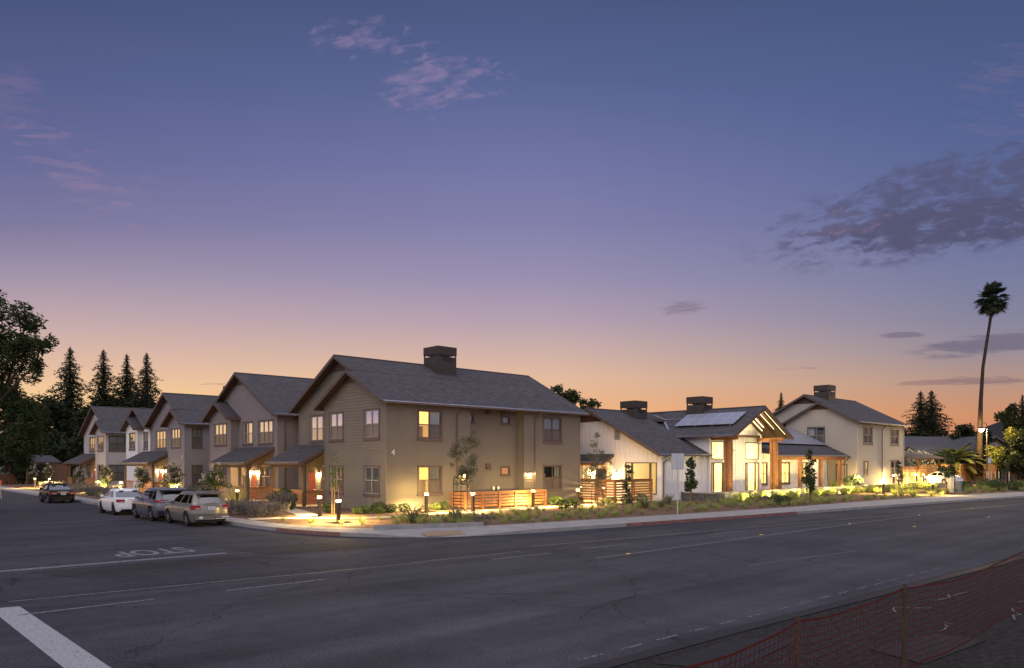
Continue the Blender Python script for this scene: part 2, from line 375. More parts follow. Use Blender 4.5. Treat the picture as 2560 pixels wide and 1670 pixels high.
# ---- clouds, as fields fixed in the sky
def cloudnoise(rot, sx, sy, det, seed, rough=.62):
    v = N('ShaderNodeCombineXYZ'); L(az, v.inputs[0]); L(el, v.inputs[1]); v.inputs[2].default_value = seed
    m1 = N('ShaderNodeMapping'); m1.inputs['Rotation'].default_value = (0, 0, -rot); L(v.outputs[0], m1.inputs['Vector'])
    m2 = N('ShaderNodeMapping'); m2.inputs['Scale'].default_value = (sx, sy, 1); L(m1.outputs[0], m2.inputs['Vector'])
    n = N('ShaderNodeTexNoise'); n.inputs['Scale'].default_value = 1; n.inputs['Detail'].default_value = det; n.inputs['Roughness'].default_value = rough
    n.inputs['Distortion'].default_value = .35
    L(m2.outputs[0], n.inputs['Vector']); return n.outputs['Fac']
def ell(px, py, rx, ry, rot):
    ca, ce = (px-1280)/1863, (1155-py)/1863; rx, ry = rx/1863, ry/1863
    x = mth('SUBTRACT', az, ca); y = mth('SUBTRACT', el, ce); c, s = math.cos(rot), math.sin(rot)
    p = mth('DIVIDE', mth('ADD', mth('MULTIPLY', x, c), mth('MULTIPLY', y, s)), rx)
    q = mth('DIVIDE', mth('SUBTRACT', mth('MULTIPLY', y, c), mth('MULTIPLY', x, s)), ry)
    d = mth('SQRT', mth('ADD', mth('MULTIPLY', p, p), mth('MULTIPLY', q, q)))
    return mrange(d, 1., .25, 0., 1., True)
def cloud(g, e, n, lo, hi, col, amt):
    f = mth('MULTIPLY', mrange(mth('ADD', n, mth('MULTIPLY', mth('SUBTRACT', e, 1.), .20)), lo, hi, 0, 1, True), mth('MULTIPLY', mrange(e, 0, .3), amt))
    return cmix(f, g, tuple(srgb(col)))
PUFF = cloudnoise(.17, 29, 76, 7, 3.3, .61)
WISP = cloudnoise(-.07, 16, 80, 6, 8.7, .66)
STREAK = cloudnoise(0, 12, 100, 6, 5.9, .7)
LONG = cloudnoise(.1, 6, 40, 4, 2.2)
g = cloud(g, ell(930, 100, 240, 95, -.1), PUFF, .42, .70, (140, 124, 164), .6)
g = cloud(g, ell(1110, 205, 250, 110, .12), PUFF, .39, .68, (142, 124, 164), .65)
g = cloud(g, ell(40, 240, 130, 130, -.6), WISP, .38, .64, (112, 103, 146), .6)
g = cloud(g, ell(190, 410, 380, 150, -.55), WISP, .46, .70, (146, 122, 154), .5)
g = cloud(g, ell(2470, 490, 720, 160, .22), PUFF, .27, .56, (82, 83, 118), .85)
g = cloud(g, ell(2390, 560, 560, 80, .08), PUFF, .28, .55, (80, 79, 112), .8)
g = cloud(g, ell(2100, 560, 260, 60, .12), PUFF, .46, .7, (150, 124, 150), .4)
g = cloud(g, ell(2520, 250, 260, 190, .5), WISP, .42, .70, (112, 106, 142), .5)
g = cloud(g, ell(2500, 855, 280, 34, .13), STREAK, .24, .5, (112, 103, 126), .85)
g = cloud(g, ell(2255, 838, 70, 10, .02), STREAK, .22, .4, (120, 110, 130), .85)
g = cloud(g, ell(1710, 770, 85, 26, .04), STREAK, .36, .6, (128, 112, 138), .8)
g = cloud(g, ell(2470, 950, 200, 16, .02), STREAK, .34, .54, (138, 112, 116), .8)
g = cloud(g, ell(2330, 955, 130, 9, .05), STREAK, .3, .5, (150, 118, 116), .7)
g = cloud(g, ell(1990, 922, 180, 20, .05), STREAK, .5, .62, (150, 122, 124), .8)
g = cloud(g, ell(560, 960, 160, 14, 0), STREAK, .5, .62, (176, 134, 122), .7)
# added fill: unseen sky overhead and behind the viewer brightened to light the street
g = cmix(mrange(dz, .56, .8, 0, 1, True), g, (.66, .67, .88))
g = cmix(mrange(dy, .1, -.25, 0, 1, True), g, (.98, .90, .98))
g = cmix(mrange(dz, -.02, -.08), g, (.05, .045, .05))
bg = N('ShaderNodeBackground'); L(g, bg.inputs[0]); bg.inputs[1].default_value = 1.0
SUN_EL, SUN_AZ = math.radians(24), math.radians(200)
sky = N('ShaderNodeTexSky'); sky.sky_type = 'NISHITA'; sky.sun_disc = False; sky.sun_elevation = math.radians(1); sky.sun_rotation = math.radians(-5)
bg2 = N('ShaderNodeBackground'); L(sky.outputs[0], bg2.inputs[0]); bg2.inputs[1].default_value = .002
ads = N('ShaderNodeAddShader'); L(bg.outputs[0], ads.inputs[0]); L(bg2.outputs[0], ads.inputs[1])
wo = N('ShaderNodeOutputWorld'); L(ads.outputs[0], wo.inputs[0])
GAIN = {'lamp_light': 13, 'bollard_bulb': 19, 'porch_light': 6, 'street_bulb': 13, 'room_light': 3.2}
def lamp(name, parent, loc, power, col=(1, .62, .24), r=.05):
    power *= GAIN.get(name, 1)
    l = bpy.data.lights.new(name, 'POINT'); l.energy = power; l.color = col; l.shadow_soft_size = r
    o = link(bpy.data.objects.new(name, l), parent); o.location = loc; return o
# ---------------------------------------------------------------- ground, roads, pavements
def poly(name, pts, z, m, kind='structure'):
    b = MB(); b.face([(x, y, z) for x, y in pts]); return tag(b.site(name, m), kind=kind)
def band(name, A, B, z, m, kind='structure'):   # ribbon between two polylines
    b = MB()
    for i in range(len(A)-1): b.face([(*A[i], z), (*A[i+1], z), (*B[i+1], z), (*B[i], z)])
    return tag(b.site(name, m), kind=kind)
b = MB()
for i in range(-6, 7):
    for j in range(-6, 7):
        q = lambda a: math.copysign(abs(a)**2.2*60, a)
        b.face([(q(i), q(j), -.03), (q(i+1), q(j), -.03), (q(i+1), q(j+1), -.03), (q(i), q(j+1), -.03)])
tag(b.site('ground', M['soil']), kind='structure')
def bez(p0, p1, p2, n=8): return [((1-t)**2*p0[0]+2*t*(1-t)*p1[0]+t*t*p2[0], (1-t)**2*p0[1]+2*t*(1-t)*p1[1]+t*t*p2[1]) for t in [i/n for i in range(n+1)]]
KERB = [(-9.95, 105), (-9.9, 60), (-9.8, 40), (-9.6, 20), (-9.4, 2), (-9.3, -3.5)] + bez((-9.2, -5.5), (-8.8, -11.), (-4.5, -12.95), 10) + \
       [(-3., -13.4), (0, -13.9), (5, -14.55), (12.3, -15.4), (20, -16.1), (30, -17.0), (51, -19.4), (80, -23), (150, -31.5), (320, -52)]
INNER = [(-8.2, 105), (-8.2, 60), (-8.2, 40), (-8.2, 20), (-8.15, 2), (-8.1, -2.6)] + bez((-8.0, -4.2), (-7.5, -8.7), (-4.0, -10.3), 10) + \
       [(-2.6, -10.75), (.2, -11.2), (4.6, -11.75), (11.9, -12.55), (19.6, -13.35), (30, -13.7), (48, -14.9), (78, -19.3), (148, -27.6), (318, -48)]
SEAM = [(-60, -16.9), (-21, -17.), (-16.4, -17.4), (-13.6, -17.75), (-6.7, -17.85), (2, -18.4), (7, -18.85), (20, -20.2), (51, -23.3), (150, -35), (320, -56)]
NEAR = [(-60, -28.7), (-21, -28.8), (-15, -28.87), (-11.7, -28.97), (-7.7, -29.14), (-1.8, -29.4), (5.6, -29.7), (20, -31), (51, -36), (150, -52), (320, -84)]
band('main_road', SEAM, NEAR, 0, M['road'])
# the side street, with the strip of newer asphalt up to the seam
A = KERB
# side street left of the kerb, and the strip between kerb and seam on the main road
side = MB()
for i in range(16): side.face([(-26, A[i][1], 0), (-26, A[i+1][1], 0), (*A[i+1], 0), (*A[i], 0)][::-1])
ce = A[16]
side.face([(-26, ce[1], 0), (-26, -16.9, 0), (-21, -17, 0), (-16.4, -17.4, 0), (-13.6, -17.75, 0), (-6.7, -17.85, 0), (*ce, 0)])
rest_k = A[16:]; rest_s = [(-6.7, -17.85), (-3, -18.05), (2, -18.4), (7, -18.85), (14, -19.6), (22, -20.4), (32, -21.4), (53, -23.6), (82, -27), (150, -35), (320, -56)]
n_ = min(len(rest_k), len(rest_s)); 
for i in range(n_-1): side.face([(*rest_s[i], 0), (*rest_s[i+1], 0), (*rest_k[i+1], 0), (*rest_k[i], 0)])
tag(side.site('side_street', M['street']), kind='structure')
# far bank of the side street
poly('verge', [(-60, -16.5), (-26, -16.5), (-26, 105), (-60, 105)], .02, M['lawn'])
# pavement with a kerb step; the corner ramp dips to the road
def dip(u, v):
    d = math.hypot(u+5.2, v+12.4); return .15-.14*max(0, min(1, (3.0-d)/1.6))
pv = MB(); kb = MB(); rk = MB()
def lerp(a, b, t): return (a[0]+(b[0]-a[0])*t, a[1]+(b[1]-a[1])*t)
fine = []
for i in range(len(KERB)-1):
    d = math.hypot(KERB[i+1][0]-KERB[i][0], KERB[i+1][1]-KERB[i][1]); n = max(1, min(14, int(d/1.2))) if d < 40 else 12
    for j in range(n): fine.append((lerp(KERB[i], KERB[i+1], j/n), lerp(INNER[i], INNER[i+1], j/n)))
fine.append((KERB[-1], INNER[-1]))
for i in range(len(fine)-1):
    (k0, n0), (k1, n1) = fine[i], fine[i+1]
    e = lambda k, n: lerp(k, n, .15/max(.2, math.hypot(k[0]-n[0], k[1]-n[1])))
    z0, z1 = dip(*k0), dip(*k1); m0, m1 = e(k0, n0), e(k1, n1)
    red = (2.5 < k0[0] < 16.5 and k0[1] < -13.5) or (-9.3 < k0[0] < -8.3 and -9.5 < k0[1] < -3.6)
    t = rk if red else kb
    t.face([(*k0, -.02), (*k1, -.02), (*k1, z1), (*k0, z0)]); t.face([(*k0, z0), (*k1, z1), (*m1, z1), (*m0, z0)])
    a, b_ = lerp(k0, n0, .62), lerp(k1, n1, .62)
    pv.face([(*m0, z0-.003), (*m1, z1-.003), (*b_, .15-.4*(.15-z1)), (*a, .15-.4*(.15-z0))])
    pv.face([(*a, .15-.4*(.15-z0)), (*b_, .15-.4*(.15-z1)), (*n1, .15), (*n0, .15)])
tag(pv.site('pavement', M['concrete']), kind='structure')
tag(kb.site('kerb', M['kerb']), kind='structure'); tag(rk.site('red_kerb', M['redkerb']), kind='structure')
# expansion joints across the pavement
jt = MB()
for i in range(0, len(fine)-1):
    k, n = fine[i]
    if k[0] > 95 or k[1] > 75 or dip(*k) < .14: continue
    dxx, dyy = n[0]-k[0], n[1]-k[1]; l = math.hypot(dxx, dyy); tx, ty = -dyy/l*.012, dxx/l*.012
    jt.face([(k[0]-tx, k[1]-ty, .1525), (k[0]+tx, k[1]+ty, .1525), (n[0]+tx, n[1]+ty, .1545), (n[0]-tx, n[1]-ty, .1545)])
tag(jt.site('pavement_joint', M['seam']), kind='structure')
tp = MB(); c, s_ = math.cos(-.25), math.sin(-.25)
for i in range(18):
    for (d0, d1, h) in ((.0, .075, .012),):
        x0 = -.85+i*.095
        q = lambda a, b_, z: (-5.0+a*c-b_*s_, -11.95+a*s_+b_*c, z)
        tp.hexa([q(x0, -.35, .02), q(x0+.07, -.35, .02), q(x0+.07, .35, .125), q(x0, .35, .125), q(x0, -.35, .055), q(x0+.07, -.35, .055), q(x0+.07, .35, .16), q(x0, .35, .16)])
tag(tp.site('tactile_paving', M['tactile']), kind='structure')
rw = MB()   # raised kerb behind the ramp
for a, b_ in (((-6.6, -9.15), (-3.6, -10.42)), ((-3.6, -10.42), (-2.0, -10.88))):
    rw.beam((*a, .2), (*b_, .2), .16, .26)
tag(rw.site('ramp_kerb', M['kerb']), kind='structure')
# planting beds (bark mulch) filling the block behind the pavement, raised terrace to the east
bed = MB()
for i in range(len(INNER)-2):
    a, b_ = INNER[i], INNER[i+1]
    bed.face([(*a, .152), (*b_, .152), (25 if b_[0] < 20 else b_[0]+1, max(b_[1], 10) if b_[0] < 20 else 60, .156), (25 if a[0] < 20 else a[0]+1, max(a[1], 10) if a[0] < 20 else 60, .156)])
bed.face([(-8.2, 105, .156), (25, 10, .156), (48, 60, .156), (25, 105, .156)])
tag(bed.site('planting_bed', M['mulch']), kind='structure')
def ribbon(name, pts, w, z, m):
    b = MB(); P = []
    for i, p in enumerate(pts):
        a, c_ = pts[max(0, i-1)], pts[min(len(pts)-1, i+1)]; dx_, dy_ = c_[0]-a[0], c_[1]-a[1]; l = math.hypot(dx_, dy_)
        P.append(((p[0]-dy_/l*w/2, p[1]+dx_/l*w/2), (p[0]+dy_/l*w/2, p[1]-dx_/l*w/2)))
    for i in range(len(P)-1): b.face([(*P[i][1], z), (*P[i+1][1], z), (*P[i+1][0], z), (*P[i][0], z)])
    return tag(b.site(name, m), kind='structure')
ribbon('garden_path', [(-8.2, -.3), (-6.8, -.6), (-5.2, -1.8), (-4.2, -3.2), (-2.4, -3.6), (2, -3.4), (8, -3.3), (13, -3.6), (17, -3.4), (22, -1.8)], 1.15, .172, M['pathc'])
ribbon('garden_path.001', [(-5.4, -1.7), (-4.3, 1.5), (-3.0, 6), (-2.2, 9.2), (-1.0, 9.6)], 1.1, .176, M['pathc'])
ribbon('garden_path.002', [(-8.2, 17.8), (-4.5, 17.6), (-1.2, 17.8)], 1.1, .172, M['pathc'])
ribbon('garden_path.003', [(-8.2, 40.5), (-1.2, 40.3)], 1.1, .172, M['pathc'])
b = MB(); b.slab([(23.7, -3.7, .6), (23.7, -6.5, .6), (72, -7.0, .6), (110, 2, .6), (110, 60, .6), (24.2, 60, .6), (24.2, -3.7, .6)], .5)
tag(b.site('terrace', M['pathc']), kind='structure')
# retaining wall round the terrace
t = thing('retaining_wall', 'low pale plaster retaining wall with a dark stone end, running below the white hall', 'wall', 0, 0, 0)
b = MB()
for a, c_ in (((24.7, -6.62), (71.9, -7.12)),): b.beam((*a, .42), (*c_, .42), .2, .62)
b.obj('wall', M['retwall'], t)
b = MB(); b.beam((23.62, -3.72, .4), (23.62, -6.5, .4), .2, .6); b.beam((23.5, -6.62, .4), (24.69, -6.62, .4), .26, .62); b.obj('stone_end', M['stone'], t)
b = MB(); b.beam((23.4, -6.62, .76), (72, -7.13, .76), .34, .06); b.beam((23.62, -3.72, .76), (23.62, -6.44, .76), .34, .055); b.obj('coping', M['pathc'], t)
# ---- painted markings and road repairs
def rect(name, pts, m, z=.006): return poly(name, pts, z, m)
ribbon('tar_seam', SEAM[:-2], .13, .007, M['seam'])
ribbon('patch_edge', [(u+.3, v-.14) for u, v in SEAM[1:5]], .09, .008, M['whitepaint2'])
rect('asphalt_patch', [(-13.6, -9.5), (-10.2, -11.3), (-8.6, -14.0), (-13.0, -13.1)], M['patch'], .004)
rect('asphalt_patch.001', [(-19.5, -12.4), (-14.5, -12.6), (-12.4, -14.6), (-18.6, -15.0)], M['patch'], .004)
M['stoppaint'] = paint_worn('faded white letter paint', (.17, .17, .185), .6, 14.)
rect('stop_line', [(-20.6, -11.85), (-13.87, -11.95), (-13.87, -11.6), (-20.6, -11.5)], M['whitepaint2'])
rect('limit_line', [(-21.12, -17.8), (-20.62, -17.9), (-20.5, -26.5), (-21.0, -26.5)], M['whitepaint'])
ribbon('edge_line', [(-5.2, -17.25), (2, -18.0), (7, -18.55), (20, -19.8), (51, -22.8), (120, -31)], .1, .011, M['whitepaint2'])
for k in (0, 1, 3, 4, 6): rect('lane_dash', [(-20.8+k*4.1, -18.88), (-18.3+k*4.1, -18.88-.03*k), (-18.3+k*4.1, -18.98-.03*k), (-20.8+k*4.1, -18.98)], M['whitepaint2'])
M['fadedpaint'] = paint_worn('nearly lost road paint', (.15, .15, .16), .52, 12.)
for k in range(16):
    u = -15.2+k*.95; rect('shoulder_dash', [(u, -28.56-.02*k), (u+.55, -28.57-.02*k), (u+.55, -28.64-.02*k), (u, -28.63-.02*k)], M['fadedpaint'])
ribbon('survey_mark', [(-1.5, -27.2), (-3.9, -24.9), (1.9, -25.6), (2.4, -24.5)], .05, .006, M['whitepaint2'])
ribbon('lane_line', [(-6, -20.95), (10, -20.85), (30, -20.95), (55, -24)], .09, .006, M['whitepaint2'])
mk_ = MB()
mk_.hexa([(-.06,-.05,0),(.06,-.05,0),(.06,.05,0),(-.06,.05,0),(-.04,-.03,.022),(.04,-.03,.022),(.04,.03,.022),(-.04,.03,.022)])
mm = mk_.mesh('road_reflector', M['yellow'])
for (u, v) in ((4.73,-20.6),(12.91,-20.75),(21.86,-20.85),(31.06,-20.9),(-4.34,-20.91),(13.53,-23.45),(22.85,-24.0)):
    tag(place(mm, 'road_reflector', u, v, .004), 'small yellow reflector stud on the main road lane line', 'reflector', 'yellow reflector studs along the lane lines')
rc_ = random.Random(5)
for (u, v, a, n_) in ((-17, -20.2, .05, 9), (-12, -21.5, -.02, 12), (-6, -19.7, .1, 7), (-9, -24.4, .03, 12), (0, -26.2, -.05, 10), (-13, -26.6, .5, 6), (-16.5, -14.0, .2, 8), (-11.5, -15.5, 1.1, 5), (2, -22.3, 0, 9), (9, -24.8, .6, 7), (-3, -24, 1.3, 5)):
    pts = [(u, v)]
    for j in range(n_): a += rc_.uniform(-.3, .3); pts.append((pts[-1][0]+math.cos(a)*.5, pts[-1][1]+math.sin(a)*.5)); a *= .8
    ribbon('crack_seal', pts, rc_.uniform(.015, .032), .0045, M['seam'])
def text_mesh(name, body, size, m, ext=0, off=0):
    cu = bpy.data.curves.new(name, 'FONT'); cu.body = body; cu.size = size; cu.extrude = ext; cu.offset = off; cu.align_x = 'CENTER'; cu.align_y = 'CENTER'
    o = bpy.data.objects.new(name+'_src', cu); link(o); dg = bpy.context.evaluated_depsgraph_get()
    me = bpy.data.meshes.new_from_object(o.evaluated_get(dg)); bpy.data.objects.remove(o); bpy.data.curves.remove(cu)
    me.materials.clear(); me.materials.append(m); me.name = name; return me
o = place(text_mesh('road_lettering', 'STOP', 1.0, M['stoppaint'], 0, .022), 'road_lettering', -15.55, -9.75, .007, PI, (1.0, 2.3, 1))
tag(o, kind='structure')
# near shoulder where the road works are
poly('gravel_shoulder', [(-60, -28.72), (-15, -28.9), (-11.7, -29.0), (-7.7, -29.17), (-1.8, -29.43), (5.6, -29.73), (20, -31.05), (51, -36.1), (60, -60), (-60, -60)], -.012, M['shoulder'])
ribbon('tar_edge', [(-16, -29.0), (-11.7, -29.12), (-7.7, -29.3), (-1.8, -29.58), (5.6, -29.9), (20, -31.2), (51, -36.3)], .3, .003, M['seam'])
rect('asphalt_patch.003', [(-14.5, -29.5), (-12.2, -29.45), (-11.4, -30.2), (-14., -30.5)], M['puddle'], .003)
rect('asphalt_patch.004', [(-11.3, -31.3), (-9.3, -31.6), (-9.2, -32.4), (-11.6, -32.2)], M['puddle'], .003)
for k in range(5):
    p = (-9.2+k*1.15+R.uniform(-.3, .3), -30.4-R.uniform(0, 2.2)); pts = [p]
    for j in range(6): pts.append((pts[-1][0]+R.uniform(.05, .35), pts[-1][1]+R.uniform(-.22, .22)))
    ribbon('utility_mark', pts, .035, .004, M['whitepaint2'])

# ---------------------------------------------------------------- houses
class House:
    def __init__(s, name, label, u, v, z, cat='house', rot=0):
        s.t = thing(name, label, cat, u, v, z, rot); s.m = {}; s.holes = {}
    def mb(s, name, m):
        k = (name, m)
        if k not in s.m: s.m[k] = MB()
        return s.m[k]
    def done(s):
        for (n, m), b in s.m.items(): b.obj(n, M[m], s.t)
V3 = Vector
def planes(n):   # wall directions: 'L' faces the side street (-x), 'F' faces the main road (-y), 'R' +x, 'B' +y
    return {'L': (V3((0, 1, 0)), V3((-1, 0, 0))), 'F': (V3((1, 0, 0)), V3((0, -1, 0))), 'R': (V3((0, 1, 0)), V3((1, 0, 0))), 'B': (V3((1, 0, 0)), V3((0, 1, 0)))}[n]
def lap(b, face, off, outline, holes=(), course=.185):
    sd, n = planes(face); O = n*off
    zs0 = min(z for s, z in outline); zs1 = max(z for s, z in outline)
    z = zs0
    while z < zs1-1e-4:
        z2 = min(z+course, zs1); cuts = sorted({z, z2} | {h for H in holes for h in H[2:4] if z < h < z2})
        pl = strip(outline, 1, z, z2)
        if len(pl) > 2:
            f = lambda s, zz: O+sd*s+Z3*zz+n*(.032*(z2-zz)/course)
            for a, c_ in zip(cuts, cuts[1:]):
                q = strip(pl, 1, a, c_)
                hs = sorted((H[0], H[1]) for H in holes if H[2] < (a+c_)/2 < H[3])
                lo = -1e3
                for h0, h1 in hs+[(1e3, 1e3)]:
                    w = strip(q, 0, lo, h0) if q else []
                    if len(w) > 2: b.face([f(*p) for p in w])
                    lo = h1
            e = [p for p in pl if abs(p[1]-z) < 1e-4]
            if len(e) >= 2:
                s0, s1 = min(p[0] for p in e), max(p[0] for p in e)
                segs = []; lo = s0
                for h0, h1 in sorted((H[0], H[1]) for H in holes if H[2] < z < H[3]):
                    if h0 > lo: segs.append((lo, min(h0, s1)))
                    lo = max(lo, h1)
                if lo < s1: segs.append((lo, s1))
                for a, c_ in segs: b.face([O+sd*a+Z3*z, O+sd*c_+Z3*z, f(c_, z), f(a, z)])
        z = z2
def battens(b, face, off, outline, holes=(), step=.42):
    sd, n = planes(face); O = n*off
    cuts = sorted({h for H in holes for h in H[2:4]} | {min(p[1] for p in outline), max(p[1] for p in outline)})
    for a, c_ in zip(cuts, cuts[1:]):
        q = strip(outline, 1, a, c_); lo = -1e3
        for h0, h1 in sorted((H[0], H[1]) for H in holes if H[2] < (a+c_)/2 < H[3])+[(1e3, 1e3)]:
            w = strip(q, 0, lo, h0) if len(q) > 2 else []
            if len(w) > 2: b.face([O+sd*s+Z3*z for s, z in w])
            lo = h1
    s = min(p[0] for p in outline)+.02; s1 = max(p[0] for p in outline)
    while s < s1-.06:
        q = strip(outline, 0, s, s+.05)
        if len(q) > 2:
            for a, c_ in zip(cuts, cuts[1:]):
                w = strip(q, 1, a, c_)
                if len(w) < 3 or any(H[2] < (a+c_)/2 < H[3] and H[0]-.06 < s < H[1]+.02 for H in holes): continue
                b.obox(O, sd, n, s, s+.05, a, min(max(p[1] for p in w), c_), .001, .028)
        s += step
def window(h, face, off, s0, s1, z0, z1, look='dim', nl=2, sash='sash', trim='trim', sill=.17, tw=.09, rail=True, seed=0, depth=.9):
    """trim round the hole, white sash with a middle rail, panes, lower insect screen, curtain and the room behind"""
    sd, n = planes(face); O = n*off; rr = random.Random(seed*7+int(s0*10)+int(z0*100)+int(off*31))
    P = lambda s, z, d: O+sd*s+Z3*z+n*d
    b = MB()
    b.obox(O, sd, n, s0, s0+tw, z0+sill, z1-tw, -.02, .055); b.obox(O, sd, n, s1-tw, s1, z0+sill, z1-tw, -.02, .055)
    b.obox(O, sd, n, s0-.02, s1+.02, z1-tw, z1, -.02, .065)
    w = b.obj('window', M[trim], h.t)
    b = MB(); b.obox(O, sd, n, s0-.03, s1+.03, z0, z0+sill, -.02, .085); b.obj('sill', M[trim], w)
    a0, a1, c0, c1 = s0+tw, s1-tw, z0+sill, z1-tw
    b = MB(); f = .045
    b.obox(O, sd, n, a0, a1, c0, c0+f, -.05, .02); b.obox(O, sd, n, a0, a1, c1-f, c1, -.05, .02)
    for k in range(nl+1):
        x = a0+(a1-a0-f)*k/nl; b.obox(O, sd, n, x, x+f, c0+f, c1-f, -.05, .022)
    cm = (c0+c1)/2
    if rail: b.obox(O, sd, n, a0+f, a1-f, cm-.025, cm+.025, -.048, .018)
    b.obj('sash', M[sash], w)
    b = MB(); b.face([P(a0, c0, -.03), P(a1, c0, -.03), P(a1, c1, -.03), P(a0, c1, -.03)]); b.obj('pane', M['glass'], w)
    if rail:
        b = MB(); b.face([P(a0+f, c0+f, -.012), P(a1-f, c0+f, -.012), P(a1-f, cm, -.012), P(a0+f, cm, -.012)]); b.obj('screen', M['litscreen' if look in ('lit', 'bright', 'curtain') else 'screen'], w)
    # room behind
    b = MB(); d = depth; e = .25
    q = [P(a0-e, c0-.3, -d), P(a1+e, c0-.3, -d), P(a1+e, c1+.15, -d), P(a0-e, c1+.15, -d)]; p = [P(a0, c0, -.06), P(a1, c0, -.06), P(a1, c1, -.06), P(a0, c1, -.06)]
    b.face(q)
    for k in range(4): b.face([p[k], p[(k+1) % 4], q[(k+1) % 4], q[k]])
    room = {'lit': 'litroom', 'bright': 'litroom2', 'dim': 'dimroom', 'dark': 'darkroom', 'blind': 'darkroom', 'curtain': 'litroom', 'half': 'litroom'}[look]
    b.obj('room', M[room], w)
    # curtains
    b = MB()
    def fold(x0, x1, dd):
        k = max(2, int((x1-x0)/.035))
        for i in range(k):
            u0, u1 = x0+(x1-x0)*i/k, x0+(x1-x0)*(i+1)/k; g0, g1 = .025*math.sin(i*1.9), .025*math.sin((i+1)*1.9)
            b.face([P(u0, c0, dd+g0), P(u1, c0, dd+g1), P(u1, c1, dd+g1), P(u0, c1, dd+g0)])
    wd = a1-a0; cu = 'curtain'
    if look == 'blind': fold(a0, a1, -.12); cu = 'blind'
    elif look == 'curtain': fold(a0, a0+wd*rr.uniform(.25, .4), -.14); fold(a1-wd*rr.uniform(.2, .45), a1, -.14); cu = 'litcurtain'
    elif look == 'dark': fold(a1-wd*rr.uniform(.3, .6), a1, -.14)
    elif look == 'half': fold(a0+wd*.48, a1, -.12); cu = 'blind'
    elif look in ('dim',): fold(a0, a0+wd*rr.uniform(.2, .55), -.14)
    if b.f: b.obj('curtain', M[cu], w)
    if look in ('half', 'lit', 'dark'):
        b = MB(); x = a0+wd*rr.uniform(.1, .5); b.obox(O, sd, n, x, x+wd*.22, c0, c0+(c1-c0)*rr.uniform(.4, .75), -.7, -.55); b.obj('furniture', M['tan'], w)
    return (s0+.04, s1-.04, z0+.06, z1-.04)
def slope(h, ax, a0, a1, be, ze, br, zr, gut=True, r0=True, r1=True, rm='roof', drop=.2, cut=None):
    """one roof plane: eave line at b=be, ridge (or top edge) at b=br; ax says which way the eave runs"""
    m = (lambda a, b, z: V3((a, b, z))) if ax == 'u' else (lambda a, b, z: V3((b, a, z)))
    sl = math.hypot(br-be, zr-ze); b = h.mb('roof', rm); flip = (br > be) == (ax == 'u')
    pts = [m(a0, be, ze), m(a1, be, ze), m(a1, br, zr), m(a0, br, zr)]; uvs = [(a0, 0), (a1, 0), (a1, sl), (a0, sl)]
    if not flip: pts = pts[::-1]; uvs = uvs[::-1]
    lo = [p-Z3*.05 for p in pts]
    b.face(pts, uvs); b.face(lo[::-1], uvs[::-1])
    for k in range(4): b.face([lo[k], lo[(k+1) % 4], pts[(k+1) % 4], pts[k]], [uvs[k], uvs[(k+1) % 4], uvs[(k+1) % 4], uvs[k]])
    # soffit boards just below
    i = .03; so = [p-Z3*.052 for p in [m(a0+i, be, ze), m(a1-i, be, ze), m(a1-i, br, zr), m(a0+i, br, zr)]]
    if not flip: so = so[::-1]
    h.mb('soffit', 'soffit').slab(so, .04)
    
    for on, a, sg in ((r0, a0, -1), (r1, a1, 1)):
        if not on: continue
        x0, x1 = (a, a+.04*sg) if sg > 0 else (a-.04, a)
        lo0, hi0 = ze-drop-.02, ze+.012; lo1, hi1 = zr-drop-.02, zr+.012
        fb = MB(); fb.hexa([m(x0, be, lo0), m(x1, be, lo0), m(x1, br, lo1), m(x0, br, lo1), m(x0, be, hi0), m(x1, be, hi0), m(x1, br, hi1), m(x0, br, hi1)]); fb.obj('fascia', M['fascia'], h.t)
    sg = -1 if br > be else 1
    def bar(b_, y0, y1, z0, z1, e0=0, e1=0):
        p, q = m(a0+e0, min(y0, y1), z0), m(a1-e1, max(y0, y1), z1)
        b_.box(min(p.x, q.x), max(p.x, q.x), min(p.y, q.y), max(p.y, q.y), z0, z1)
    if gut:
        bar(h.mb('gutter', 'gutter'), be+sg*.02, be+sg*.13, ze-.15, ze-.03)
        # bright metal drip edge, sloping off the shingles into the gutter
        d0, d1 = be-sg*.02, be+sg*.135
        de = h.mb('drip_edge', 'drip'); p = [m(a0, d0, ze+.028), m(a1, d0, ze+.028), m(a1, d1, ze-.022), m(a0, d1, ze-.022)]
        de.hexa([q-Z3*.012 for q in p]+p)
    else:
        fb = MB(); bar(fb, be+sg*.005, be+sg*.045, ze-drop, ze-.0); fb.obj('fascia', M['fascia'], h.t)
